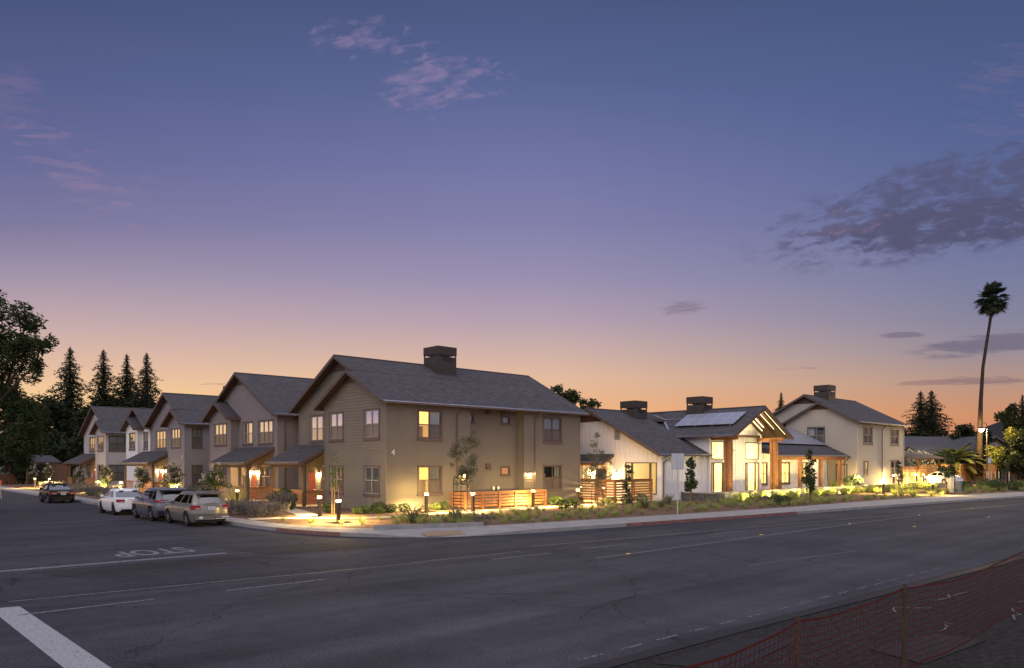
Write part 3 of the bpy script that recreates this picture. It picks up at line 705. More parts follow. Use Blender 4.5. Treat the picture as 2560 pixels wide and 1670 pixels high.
def chimney(h, x, y, z0, z1, w=1.6):
    b = MB(); hw = w/2; zc = z1-.55; b.box(x-hw, x+hw, y-hw, y+hw, z0, zc-.14)
    c = b.obj('chimney', M['chim'], h.t)
    b = MB(); t = .05
    for (xa, xb, ya, yb) in ((x-hw-.02, x+hw+.02, y-hw-.02, y-hw+t), (x-hw-.02, x+hw+.02, y+hw-t, y+hw+.02), (x-hw-.02, x-hw+t, y-hw+t, y+hw-t), (x+hw-t, x+hw+.02, y-hw+t, y+hw-t)):
        b.box(xa, xb, ya, yb, zc, z1)
    b.obj('chimney_cap', M['chim'], c)
    b = MB()
    for sx in (-1, 1):
        for sy in (-1, 1): b.box(x+sx*(hw-.04)-.04, x+sx*(hw-.04)+.04, y+sy*(hw-.04)-.04, y+sy*(hw-.04)+.04, zc-.14, zc)
    b.box(x-hw*.55, x+hw*.5, y-hw*.6, y+hw*.5, zc-.14, zc-.04)
    b.obj('cap_post', M['chim'], c)
    b = MB()
    for k in range(6): b.box(x-hw*.55, x+hw*.55, y-hw-.015, y-hw-.001, z1-1.0+k*.055, z1-.97+k*.055)
    b.obj('louvre', M['black'], c)
def downspout(h, x, y, z0, z1, face='F', name='downspout', jog=.35):
    sd, n = planes(face); b = MB(); p = V3((x, y, 0))
    b.tube([p+n*.4+sd*jog+Z3*(z1+.05), p+n*.34+sd*jog+Z3*(z1-.12), p+n*.1+sd*.05+Z3*(z1-.42), p+n*.075+Z3*(z1-.55), p+n*.075+Z3*(z0+.15), p+n*.2+Z3*z0], .045, 8)
    b.obj(name, M['gutter'], h.t)
def wall_lamp(h, x, y, z, face, power=16, size=(.09, .13), name='wall_lamp', down=True):
    sd, n = planes(face); p = V3((x, y, 0)); O = p
    b = MB(); b.obox(O, sd, n, -size[0]-.02, size[0]+.02, z+size[1], z+size[1]+.05, 0, .2); b.obox(O, sd, n, -.05, .05, z-size[1], z+size[1], 0, .03)
    l = b.obj(name, M['bronze'], h.t)
    b = MB(); q = p+n*.12; b.lathe([(size[0]*.75, z-size[1]), (size[0]*.85, z), (size[0]*.75, z+size[1]-.01)], 12, 'z', (q.x, q.y, 0)); b.obj('lamp_glass', M['warm'], l)
    lamp('lamp_light', l, (q.x, q.y, z), power, r=.04)
def rail(b, p, q, z0, hgt, th=.03, gap=.14, bh=.1, posts=True, pb=None, every=1.6):
    """horizontal slat fence panel between two points (slats and cap into b, posts into pb)"""
    p, q = V3((*p, 0)), V3((*q, 0)); L_ = (q-p).length; d = (q-p)/L_
    z = z0+.09
    while z < z0+hgt-.1:
        b.beam(p+Z3*(z+bh/2), q+Z3*(z+bh/2), th, bh); z += gap
    b.beam(p-d*.05+Z3*(z0+hgt), q+d*.05+Z3*(z0+hgt), .14, .045)
    b.beam(p+Z3*(z0+hgt-.065), q+Z3*(z0+hgt-.065), .035, .08)
    if pb is not None:
        n = max(1, round(L_/every))
        for k in range(n+1): x = p+(q-p)*(k/n); pb.box(x.x-.05, x.x+.05, x.y-.05, x.y+.05, z0, z0+hgt-.03)
def door(h, face, off, s0, s1, z1, m='door', z0=0, glazed=False):
    sd, n = planes(face); O = n*off
    b = MB(); b.obox(O, sd, n, s0+.06, s1-.06, z0, z1-.06, -.05, .02)
    for k in range(2):
        for j in range(3): b.obox(O, sd, n, s0+.16+k*(s1-s0)*.42, s0+.16+k*(s1-s0)*.42+(s1-s0)*.26, z0+.2+j*.6, z0+.65+j*.6, .02, .032)
    d = b.obj('door', M[m], h.t)
    b = MB(); b.obox(O, sd, n, s0-.04, s0+.06, z0, z1, -.05, .05); b.obox(O, sd, n, s1-.06, s1+.04, z0, z1, -.05, .05); b.obox(O, sd, n, s0-.04, s1+.04, z1-.06, z1+.05, -.05, .052); b.obj('door_frame', M['trim'], d)
    b = MB(); c = O+sd*(s0+.14)+Z3*(z0+1.0)+n*.02; b.tube([c, c+n*.06, c+n*.06+sd*.1], .014, 6); b.obj('handle', M['steel'], d)
    return (s0+.02, s1-.02, z0, z1-.02)
ZE = 6.33   # eave height above the house floor
PITCH = .52
def townhouse(name, label, u, v, z, paint, w, d, bay, length, rightholes=(), looks=None, sash='sash', chim=(7., None), porch=None, bayface=(), mainface=(), recess=None, frontw=(), chz=4.35):
    """gabled two-storey house: ridge along x, gable end facing the side street, with a gabled bay pushed forward.
    w = depth of the main block along y (from 0), bay = (y0, y1), d = set-back of the main gable behind the bay"""
    h = House(name, label, u, v, z); b0, b1 = bay; o = .45
    yr = w/2; zr = ZE+PITCH*(yr+o); mw = h.mb('wall', paint)
    # --- bay front
    yb = (b0+b1)/2; share = b0 < .2; zb = ZE+PITCH*((b1-b0)/2+o); bo = .45
    hb = [window(h, 'L', 0, wn[0], wn[1], wn[2], wn[3], wn[4], wn[5] if len(wn) > 5 else 2) for wn in bayface]
    top = lambda y: zb-.1-PITCH*abs(y-yb)
    lap(mw, 'L', 0, [(b0, 0), (b1, 0), (b1, top(b1)), (yb, top(yb)), (b0, top(b0))], hb)
    lap(mw, 'B', b1, [(0, 0), (d, 0), (d, ZE+.2), (0, ZE+.2)])
    if not share: lap(mw, 'F', -b0, [(0, 0), (d, 0), (d, ZE+.2), (0, ZE+.2)])
    # --- main gable
    hm = [window(h, 'L', -d, wn[0], wn[1], wn[2], wn[3], wn[4], wn[5] if len(wn) > 5 else 2) for wn in mainface if wn[4] != 'door']
    hm += [door(h, 'L', -d, wn[0], wn[1], wn[3]) for wn in mainface if wn[4] == 'door']
    mt = lambda y: zr-.1-PITCH*abs(y-yr)
    zl = ZE-.5
    lap(mw, 'L', -d, [(0, zl), (w, zl), (w, mt(w)), (yr, mt(yr)), (0, mt(0))], hm)
    lap(mw, 'L', -d, [(b1-.03, 0), (w, 0), (w, zl), (b1-.03, zl)], hm)
    if not share: lap(mw, 'L', -d, [(0, 0), (b0+.03, 0), (b0+.03, zl), (0, zl)], hm)
    # --- side facing the main road
    hf = [window(h, 'F', 0, *wn[:5], 2, sash) for wn in frontw]
    x0 = 0 if share else d
    if recess:
        ra, rb, rd = recess
        lap(mw, 'F', 0, [(x0, 0), (ra, 0), (ra, ZE), (x0, ZE)], hf); lap(mw, 'F', 0, [(rb, 0), (length, 0), (length, ZE), (rb, ZE)], hf)
        lap(mw, 'R', ra, [(0, 0), (rd, 0), (rd, ZE+.2), (0, ZE+.2)]); lap(mw, 'L', -rb, [(0, 0), (rd, 0), (rd, ZE+.2), (0, ZE+.2)])
        hr = [window(h, 'F', -rd, *wn[:5], 1, 'darksash', 'trim', .13, .08, False) for wn in rightholes]
        lap(mw, 'F', -rd, [(ra, 0), (rb, 0), (rb, ZE+.3), (ra, ZE+.3)], hr)
    else: lap(mw, 'F', 0, [(x0, 0), (length, 0), (length, ZE), (x0, ZE)], hf)
    lap(mw, 'R', length, [(0, 0), (w, 0), (w, mt(w)), (yr, mt(yr)), (0, mt(0))]); lap(mw, 'B', w, [(d, 0), (length, 0), (length, ZE), (d, ZE)])
    # corner boards
    for (x, y) in ((0, b0), (0, b1), (d, w), (length, 0)): cb = MB(); cb.box(x-.05, x+.05, y-.05, y+.05, 0, ZE+.1); cb.obj('corner_board', M[paint], h.t)
    # flat dark panel closing the top of each gable
    for (xx, yc, zt, hh) in ((0, yb, zb, .62), (d, yr, zr, .78)):
        k = hh/PITCH; gp = MB(); gp.hexa([(xx-.09, yc-k, zt-.12-hh), (xx-.09, yc+k, zt-.12-hh), (xx+.0, yc+k, zt-.12-hh), (xx, yc-k, zt-.12-hh), (xx-.09, yc-.02, zt-.12), (xx-.09, yc+.02, zt-.12), (xx, yc+.02, zt-.12), (xx, yc-.02, zt-.12)]); gp.obj('gable_panel', M['soffit'], h.t)
    # --- roofs
    xm = d-.6; xe = length+.45
    if share:
        slope(h, 'u', -bo-.1, xe, -o, ZE, yb, ZE+PITCH*(yb+o), True, True, True)
        slope(h, 'u', xm, xe, yb, ZE+PITCH*(yb+o), yr, zr, False, True, True)
    else:
        slope(h, 'u', xm, xe, -o, ZE, yr, zr)
        slope(h, 'u', -bo-.1, d+.0, b0-o, ZE, yb, zb, False, True, False)
    slope(h, 'u', xm, xe, w+o, ZE, yr, zr)
    slope(h, 'u', -bo-.1, d+.02, b1+o, ZE, yb, zb, False, True, False)
    rc = h.mb('ridge_cap', 'roof')
    for (xa, xb, y, zz) in ((xm-.02, xe, yr, zr), (-bo-.12, d+.1 if not share else xm, yb, zb)):
        rc.hexa([(xa, y-.16, zz-.075), (xb, y-.16, zz-.075), (xb, y+.16, zz-.075), (xa, y+.16, zz-.075), (xa, y-.03, zz+.03), (xb, y-.03, zz+.03), (xb, y+.03, zz+.03), (xa, y+.03, zz+.03)])
    if chim: chimney(h, chim[0]+.8, chim[1] if chim[1] is not None else yr-.75, zr-1.2, zr+1.15)
    # --- porch
    if porch:
        p0, p1, lamps = porch
        xo = -1.7; zt = 3.98; zg = zt-PITCH*(d-xo)
        slope(h, 'v', p0, p1, xo, zg, d, zt, True, True, True)
        pp = []
        for y in (p0+.22, p1-.22):
            b = MB(); b.box(xo+.3, xo+.48, y-.09, y+.09, 0, zg-.2); b.obj('porch_post', M['darkpost'], h.t)
        b = MB(); b.box(xo+.31, xo+.47, p0+.1, p1-.1, zg-.35, zg-.17); b.obj('porch_beam', M['darkpost'], h.t)
        for y in (p0+.2, p1-.2): h.mb('porch_beam', 'darkpost').beam((xo+.4, y, zg-.13), (d, y, zt-.27), .1, .16)
        b = MB(); rail(b, (xo+.39, p0+.31), (xo+.39, p0+.31+(p1-p0)*.42), .02, 1.0)
        b.obj('railing', M['slatwood'], h.t)
        b = MB(); rail(b, (xo+.39, p0+(p1-p0)*.68), (xo+.39, p1-.31), .02, 1.0); b.obj('railing', M['slatwood'], h.t)
        b = MB(); rail(b, (xo+.48, p0+.22), (d-.05, p0+.22), .02, 1.0); b.obj('railing', M['slatwood'], h.t)
        b = MB(); b.box(xo+.2, d-.04, p0, p1, -.1, .015); b.obj('porch_floor', M['pathc'], h.t)
        for y in lamps: wall_lamp(h, d, y, 2.0, 'L', 42)
        # tilted porch downspout
        b = MB(); b.tube([(xo-.05, p0+.06, zg-.1), (xo+.1, p0+.06, zg-.3), (xo+.34, p0+.1, zg-.5), (xo+.36, p0+.1, .1)], .035, 6); b.obj('downspout', M['gutter'], h.t)
    return h
UP = (4.10, 5.96); LO = (.80, 2.63)   # window heights above the floor
def wl(a, b, up, look, nl=2): z = UP if up else LO; return (a, b, z[0], z[1], look, nl)
h = townhouse('house', 'olive brown two-storey house at the street corner carrying the number 4', 0, 0, .17, 'olive', 11.5, .5, (0, 7.08), 16.4,
    bayface=[wl(.64, 2.36, 1, 'half'), wl(4.72, 6.46, 1, 'dark'), wl(.64, 2.36, 0, 'dim'), wl(4.72, 6.46, 0, 'bright')],
    mainface=[wl(7.35, 10.0, 1, 'curtain', 3), wl(7.2, 8.5, 0, 'dark'), (9.2, 10.15, 0, 2.15, 'door')],
    recess=(6.2, 10.85, .65), rightholes=[(9.35, 10.2, 5.27, 5.9, 'dark'), (9.35, 10.2, 1.86, 2.55, 'dim'), (6.32, 7.05, 5.27, 5.9, 'blind')],
    frontw=[(2.17, 4.0, *UP, 'half'), (2.17, 4.0, *LO, 'half'), (12.66, 14.55, *UP, 'blind'), (12.66, 14.55, *LO, 'dark')], sash='darksash',
    chim=(6.85, 5.0), porch=(7.12, 12.0, [8.75]))
downspout(h, 5.14, 0, .05, ZE-.1); downspout(h, 11.87, 0, .05, ZE-.1)
wall_lamp(h, 11.4, 0, 2.05, 'F', 18, (.16, .03)); wall_lamp(h, 5.75, 0, 2.05, 'F', 18, (.16, .03))
me = text_mesh('house_number', '4', .5, M['number'], .012); o = place(me, 'house_number', .45, -.05, 3.37, 0, 1, h.t); o.rotation_euler = (PI/2, 0, 0)
for x in (8.55, 8.95): b = MB(); b.box(x, x+.18, .5, .64, .95, 1.22); b.box(x+.07, x+.1, .56, .64, 0, .951); b.obj('meter_box', M['steel'], h.t)
b = MB()
for x in (8.0, 9.3): b = MB(); b.box(x, x+.28, .35, .62, ZE-.38, ZE-.1); b.obj('vent_hood', M['fascia'], h.t)
b = MB()
b.hexa([(8.05, .42, 2.35), (8.4, .42, 2.35), (8.4, .66, 2.35), (8.05, .66, 2.35), (8.05, .6, 2.75), (8.4, .6, 2.75), (8.4, .66, 2.75), (8.05, .66, 2.75)])
b.obj('vent_hood', M['fascia'], h.t)
h.done()
# link wall between the corner house and its neighbour
h2 = townhouse('house', 'mauve grey two-storey house joined to the olive corner house, two lit porch lamps', 0, 15.1, .17, 'purple', 12.6, .6, (7.0, 11.25), 15,
    bayface=[wl(7.8, 10.4, 1, 'dark', 3), wl(7.8, 9.8, 0, 'dark')],
    mainface=[wl(4.2, 6.1, 1, 'lit'), wl(.7, 3.25, 1, 'dark', 3), wl(1.2, 3.0, 0, 'dim'), (3.5, 4.45, 0, 2.15, 'door'), wl(5.3, 6.4, 0, 'blind')],
    chim=(8.6, 5.0), porch=(.55, 7.0, [4.75, 3.3]))
lap(h2.mb('wall', 'olive'), 'L', -2.2, [(-3.7, 0), (.05, 0), (.05, ZE), (-3.7, ZE)], [window(h2, 'L', -2.2, -2.6, -.9, *UP, 'dark'), window(h2, 'L', -2.2, -2.6, -.9, *LO, 'dark')])
slope(h2, 'u', 1.7, 12, -.3, ZE-.05, 1.2, ZE+.7, False, True, False); slope(h2, 'v', -4.2, .1, 1.7, ZE-.02, 5, ZE+1.6, True, False, False)
downspout(h2, 1.1, 0, .05, ZE-.1); h2.done()
h3 = townhouse('house', 'slate grey two-storey house carrying the number 5 behind the parked silver cars', 0, 32.4, .12, 'bluegrey', 11.0, .5, (0, 4.3), 15,
    bayface=[wl(1.0, 3.5, 1, 'dark', 3), wl(.9, 2.6, 0, 'half')], mainface=[wl(6.4, 9.4, 1, 'curtain', 3), wl(4.7, 5.7, 1, 'blind', 1), wl(5.4, 7.1, 0, 'blind'), (7.5, 8.45, 0, 2.15, 'door')],
    frontw=[(.6, 1.55, *UP, 'blind'), (.6, 1.55, *LO, 'blind')], sash='darksash', chim=(6.2, 6.2), porch=(4.35, 13.2, [8.9, 7.2]))
me = text_mesh('house_number', '5', .5, M['number'], .012); o = place(me, 'house_number', -.05, .5, 3.3, 0, 1, h3.t); o.rotation_euler = (PI/2, 0, -PI/2)
h3.done()
h4 = townhouse('house', 'white narrow two-storey house with twin gables between the slate house and the far pale house', 0, 43.5, .1, 'white', 7.6, .5, (2.4, 6.2), 14,
    bayface=[wl(3.2, 5.2, 1, 'dark')], mainface=[wl(.7, 2.1, 1, 'dark'), wl(.6, 2.1, 0, 'lit')], chim=None)
h4.done()
h5 = townhouse('house', 'pale grey two-storey house farthest down the side street with yellow lit windows', 0, 57.6, .08, 'palegrey', 11.8, .5, (0, 4.4), 15,
    bayface=[wl(1.0, 3.5, 1, 'curtain', 3), wl(1., 3.5, 0, 'half')], mainface=[wl(6.3, 9.2, 1, 'curtain', 3), wl(8.6, 10.2, 0, 'blind'), (6.4, 7.3, 0, 2.15, 'door')],
    frontw=[(.25, 2.05, *UP, 'blind'), (.25, 2.05, *LO, 'blind')], sash='darksash', chim=None, porch=(4.45, 12.4, [6.0]))
me = text_mesh('house_number', '6', .5, M['number'], .012); o = place(me, 'house_number', -.05, .5, 3.3, 0, 1, h5.t); o.rotation_euler = (PI/2, 0, -PI/2)
h5.done()
# ---- pale two-storey house at the east end
h7 = townhouse('house', 'cream two-storey house with a dark roof behind the white hall, nearest the parked hatch-lit carport', 50.13, -5.7, .6, 'cream', 10.6, .5, (0, 7.2), 12.0,
    bayface=[(3.12, 4.95, *UP, 'dark', 2), (3.12, 4.3, *LO, 'dim')], mainface=[], chim=(3.2, 5.),
    frontw=[(1.46, 3.65, *UP, 'dark'), (8.38, 10.55, *UP, 'dark'), (1.54, 2.6, .95, 2.5, 'half'), (8.38, 10.55, *LO, 'dark')])
h7.t['label'] = 'cream two-storey house with a charcoal roof at the east end beyond the white hall'
downspout(h7, 6.0, 0, .05, ZE-.1)
door(h7, 'L', 0.03, .94, 1.99, 2.15, 'creamdoor')
b = MB(); b.box(-.22, -.04, 1.25, 1.6, 2.5, 2.75); b.obj('flood_lamp', M['signback'], h7.t)
h7.done()
# ---------------------------------------------------------------- white board-and-batten hall
h = House('community_hall', 'white board and batten hall with a timber entrance gable, solar panels and tall lit windows', 21.1, -3.8, 0, 'hall')
def room(h, q, open_):
    x0, x1, y0, y1, z0, z1 = q; c = [V3((x, y, z)) for z in (z0, z1) for x, y in ((x0, y0), (x1, y0), (x1, y1), (x0, y1))]; b = MB()
    for k, f in (('D', (0,1,2,3)), ('U', (7,6,5,4)), ('F', (4,5,1,0)), ('R', (5,6,2,1)), ('B', (6,7,3,2)), ('L', (7,4,0,3))):
        if k != open_: b.face([c[i] for i in f])
    b.obj('room', M['plaster'], h.t)
def big_window(h, face, off, s0, s1, z0, z1, lites=(), m='darksash'):
    sd, n = planes(face); O = n*off; P = lambda s, z, d: O+sd*s+Z3*z+n*d
    b = MB(); f = .07
    b.obox(O, sd, n, s0, s0+f, z0, z1, -.08, .04); b.obox(O, sd, n, s1-f, s1, z0, z1, -.08, .04)
    b.obox(O, sd, n, s0+f, s1-f, z0, z0+f, -.08, .045); b.obox(O, sd, n, s0+f, s1-f, z1-f, z1, -.08, .045)
    w = b.obj('window', M[m], h.t)
    if lites:
        for x in lites: b = MB(); b.obox(O, sd, n, x-.07, x+.07, z0+f, z1-f, -.075, .03); b.obj('mullion', M[m], w)
    b = MB(); b.face([P(s0+f, z0+f, -.03), P(s1-f, z0+f, -.03), P(s1-f, z1-f, -.03), P(s0+f, z1-f, -.03)]); b.obj('pane', M['glass'], w)
    return (s0+.01, s1-.01, z0+.01, z1-.01)
ez, rz = 3.58, 3.58+.52*7.05
mw = h.mb('wall', 'white')
gt = lambda y: rz-.12-.52*abs(y-6.7)
hg = [big_window(h, 'L', 0, .45, 3.35, .62, 2.97, (1.05, 2.72)), big_window(h, 'L', 0, 5.2, 6.25, .3, 2.5)]
battens(mw, 'L', 0, [(0, .1), (13.4, .1), (13.4, gt(13.4)), (6.7, gt(6.7)), (0, gt(0))], hg)
battens(mw, 'F', 0, [(0, .1), (6, .1), (6, 3.55), (0, 3.55)])
slope(h, 'u', -.75, 5.92, -.35, ez, 6.7, rz, True, True, False); slope(h, 'u', 5.92, 14.35, 5.45, ez+.52*5.8, 6.7, rz, False, False, False)
slope(h, 'u', -.75, 28.7, 13.75, ez, 6.7, rz)
rc = h.mb('ridge_cap', 'roof'); rc.hexa([(-.77, 6.5, rz-.1), (28.7, 6.5, rz-.1), (28.7, 6.9, rz-.1), (-.77, 6.9, rz-.1), (-.77, 6.67, rz+.03), (28.7, 6.67, rz+.03), (28.7, 6.73, rz+.03), (-.77, 6.73, rz+.03)])
b = h.mb('gable_panel', 'soffit'); b.hexa([(-.1, 4.9, rz-1.05), (-.1, 8.5, rz-1.05), (0, 8.5, rz-1.05), (0, 4.9, rz-1.05), (-.1, 6.68, rz-.13), (-.1, 6.72, rz-.13), (0, 6.72, rz-.13), (0, 6.68, rz-.13)])
for y in (3.9, 9.2):
    b = MB(); b.box(-.04, -.0, y, y+.5, 4.7, 5.5)
    for k in range(7): b.box(-.06, -.041, y+.04, y+.46, 4.76+k*.1, 4.81+k*.1)
    b.obj('gable_louvre', M['signback'], h.t)
for x, y, z in ((4.4, 6.0, rz+.75), (9.9, 3.3, 8.5)): chimney(h, x, y, z-2.2, z, 1.55)
# awning over the side door
slope(h, 'v', 4.5, 9.2, -1.35, 3.0, .0, 3.62, True, True, True)
b = MB(); b.box(-1.3, -1.18, 4.6, 9.1, 2.74, 2.9)
for y in (4.65, 8.95): b.beam((-1.24, y, 2.75), (-.03, y, 2.1), .08, .1)
b.obj('awning_bracket', M['wood'], h.t)
wall_lamp(h, 0, 4.2, 2.1, 'L', 30, (.09, .12)); wall_lamp(h, 0, 6.6, 2.1, 'L', 25, (.09, .12))
b = MB(); b.beam((.12, -.1, 3.45), (1.05, -.12, 3.3), .05, .05) if False else b.tube([(1.4, -.42, 3.5), (1.2, -.35, 3.32), (.35, -.16, 3.12), (.1, -.1, 2.95), (.08, -.09, .4)], .05, 8); b.obj('downspout', M['gutter'], h.t)
b = MB()
for k in range(24): b.box(.4+k*.25, .46+k*.25, -.3, -.05, 3.44, 3.5)
b.obj('rafter_tail', M['wood'], h.t)
# meeting room behind the gable window
room(h, (.09, 5.6, .1, 5.1, .32, 3.3), 'L')
lamp('room_light', h.t, (2.4, 2.4, 2.9), 150, (1, .78, .42), .25)
b = MB(); b.box(5.5, 5.58, 1.6, 2.5, 1.2, 2.6); pf = b.obj('picture_frame', M['black'], h.t)
b = MB(); b.box(5.48, 5.499, 1.68, 2.42, 1.28, 2.52); b.obj('picture', mat('yellow green abstract picture', (.45, .4, .12), .6, var=.8, vs=3), pf)
b = MB(); b.box(5.5, 5.58, 3.0, 4.2, .35, 2.4); b.obj('inner_door', M['tan'], h.t)
# --- entrance block
eb, er = 5.05, 5.05+.52*4.6
et = lambda x: er-.12-.52*abs(x-9.9)
he = [big_window(h, 'F', .2, 6.15, 8.05, 3.22, 4.62), big_window(h, 'F', .2, 6.15, 8.05, .58, 2.95, (6.5, 7.8)),
      big_window(h, 'F', .2, 11.2, 13.4, 3.22, 4.62), big_window(h, 'F', .2, 11.2, 13.4, .58, 2.95, (11.55, 12.85))]
battens(mw, 'F', .2, [(5.9, .1), (13.9, .1), (13.9, et(13.9)), (9.9, et(9.9)), (5.9, et(5.9))], he)
battens(mw, 'L', -5.9, [(-.2, .1), (5, .1), (5, 5.2), (-.2, 5.2)]); battens(mw, 'R', 13.9, [(-.2, .1), (5, .1), (5, 5.2), (-.2, 5.2)])
slope(h, 'v', -2.7, 9.6, 5.3, eb, 9.9, er, True, True, False, drop=.26); slope(h, 'v', -2.7, 9.6, 14.5, eb, 9.9, er, True, True, False, drop=.26)
rc.hexa([(9.7, -2.72, er-.1), (10.1, -2.72, er-.1), (10.1, 9.6, er-.1), (9.7, 9.6, er-.1), (9.87, -2.72, er+.03), (9.93, -2.72, er+.03), (9.93, 9.6, er+.03), (9.87, 9.6, er+.03)])
for x, nm in ((6.15, 0), (13.15, 0)):
    b = MB(); b.box(x-.13, x+.13, -2.5, -.24, 4.70, 5.0); b.obj('porch_beam', M['wood'], h.t)
    b = MB()
    for s in (-.2, .06): b.box(x+s-.02, x+s+.17, -1.95, -1.72, .6, 4.7)
    for s in (-.2, .06): b.box(x+s-.02, x+s+.17, -1.66, -1.45, .6, 4.7)
    b.obj('porch_post', M['wood'], h.t)
b = MB(); b.box(6.3, 13.0, -.55, -.25, 5.02, 5.22)
for y in (-2.3, -1.5): 
    for sg in (-1, 1): b.beam((9.9, y, er-.3), (9.9+sg*4.1, y, er-.3-.52*4.1), .1, .16)
b.obj('rafter', M['soffit'], h.t)
for y, x0, x1 in ((-.75, 10.1, 13.0), (-1.15, 10.9, 12.5), (-1.9, 10.6, 12.8), (-2.45, 10.3, 13.6)):
    b = MB(); b.beam((x0, y, er-.17-.52*(x0-9.9)-.06), (x1, y, er-.17-.52*(x1-9.9)-.06), .09 if y > -1.4 else .035, .03); b.obj('light_strip', M['striplight'], h.t)
lamp('porch_light', h.t, (9.9, -1.4, 6.3), 45, (1, .72, .36), .2)
room(h, (6.0, 13.8, -.11, 5.4, .55, 5.0), 'F')
lamp('room_light', h.t, (8.0, 2.2, 3.0), 420, (1, .74, .33), .3); lamp('room_light', h.t, (12.0, 2.2, 3.0), 420, (1, .74, .33), .3)
for x in (7.2, 11.7):
    b = MB(); b.lathe([(.02, 3.9), (.32, 3.8), (.36, 3.55), (.30, 3.35), (.02, 3.3)], 16, 'z', (x, 1.6, 0)); b.obj('pendant_lamp', M['warmbulb'], h.t)
t = thing('lounge_chair', 'dark lounge chair seen inside the hall through the left tall window', 'chair', 21.1+7.1, -3.8+.9, .57)
b = MB(); b.box(-.3, .3, -.3, .3, .36, .42); b.obj('seat', M['bronze'], t)
b = MB(); b.hexa([(-.3, .24, .42), (.3, .24, .42), (.3, .3, .42), (-.3, .3, .42), (-.3, .38, .86), (.3, .38, .86), (.3, .43, .86), (-.3, .43, .86)]); b.obj('backrest', M['bronze'], t)
for sx in (-1, 1):
    b = MB(); b.beam((sx*.28, -.26, 0), (sx*.28, -.26, .62), .04, .04); b.obj('leg', M['bronze'], t)
    b = MB(); b.beam((sx*.28, .3, 0), (sx*.28, .26, .62), .04, .04); b.obj('leg', M['bronze'], t)
    b = MB(); b.box(sx*.28-.03, sx*.28+.03, -.3, .3, .62, .65); b.obj('armrest', M['bronze'], t)
b = MB(); b.beam((5.33, 3.0, 5.2), (7.85, 5.45, 6.48), .16, .04); b.obj('valley_flashing', M['drip'], h.t)
b = MB(); b.tube([(7.0, 5.8, 6.95), (7.9, 5.2, 6.55)], .03, 6); b.tube([(7.9, 5.2, 6.62), (8.2, 1.5, 6.55)], .025, 6); b.obj('conduit', M['steel'], h.t)
b = MB(); b.box(9.0, 9.16, -.26, -.2, 3.95, 4.3); b.beam((9.1, -.3, 3.9), (9.35, -.45, 3.95), .12, .06); b.obj('security_lamp', M['signback'], h.t)
# --- wing with a timber porch
wz, ws = 3.6, .457
wt = [(15.4, 16.66), (19.14, 20.78), (23.35, 24.82)]
hw = [window(h, 'F', -.8, a, c, .93, 2.98, 'bright', 2, 'darksash') for a, c in wt]
battens(mw, 'F', -.8, [(13.9, .3), (28.6, .3), (28.6, 3.75), (13.9, 3.75)], hw)
slope(h, 'u', 14.3, 28.75, -1.3, wz, 6.68, wz+ws*7.98, True, False, True)
for x in (15.7, 19.4, 23.45, 27.55):
    b = MB()
    for s in (-.2, .04): b.box(x+s, x+s+.16, -1.0, -.78, .74, 3.2)
    p = b.obj('porch_post', M['wood'], h.t)
    b = MB(); b.box(x-.34, x+.34, -1.2, -.55, .58, .74); b.obj('post_base', M['concrete'], p)
b = MB(); b.box(14.2, 28.6, -.96, -.82, 3.2, 3.45)
for k in range(28): b.box(14.4+k*.52, 14.47+k*.52, -1.22, -.82, 3.45, 3.52)
b.obj('porch_beam', M['wood'], h.t)
lamp('porch_light', h.t, (18, -.1, 3.2), 26, (1, .7, .34), .15); lamp('porch_light', h.t, (25.5, -.1, 3.2), 26, (1, .7, .34), .15)
b = MB(); b.tube([(28.55, -1.38, 3.5), (28.5, -1.2, 3.25), (28.25, -1.04, 3.0), (28.22, -1.03, .6)], .045, 8); b.obj('downspout', M['gutter'], h.t)
# --- solar panels
def panel(h, O, ex, ey, w, l):
    nrm = ex.cross(ey).normalized(); b = MB(); q = lambda a, c, d: O+ex*a+ey*c+nrm*d
    b.hexa([q(0, 0, 0), q(w, 0, 0), q(w, l, 0), q(0, l, 0), q(0, 0, .035), q(w, 0, .035), q(w, l, .035), q(0, l, .035)])
    p = b.obj('solar_panel', M['solarframe'], h.t)
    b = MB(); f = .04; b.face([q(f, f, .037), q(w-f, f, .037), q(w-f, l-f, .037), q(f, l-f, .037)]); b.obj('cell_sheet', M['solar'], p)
def lay(h, O, ex, ey, nx, ny, w, l):
    for i in range(nx):
        for j in range(ny): panel(h, O+ex*(i*(w+.02))+ey*(j*(l+.02)), ex, ey, w, l)
ex = V3((0, -1, 0)); ey = V3((1, 0, .52)).normalized()
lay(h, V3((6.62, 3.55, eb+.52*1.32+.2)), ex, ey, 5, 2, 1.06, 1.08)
b = MB()
for k in range(4):
    for s in (6.75, 8.3): b.beam((s, 3.3-k*1.6, eb+.52*(s-5.3)), (s, 3.3-k*1.6, eb+.52*(s-5.3)+.22), .06, .06)
b.obj('panel_bracket', M['steel'], h.t)
ex = V3((1, 0, 0)); ey = V3((0, 1, ws)).normalized()
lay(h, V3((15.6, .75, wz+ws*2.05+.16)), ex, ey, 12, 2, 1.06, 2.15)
h.done()
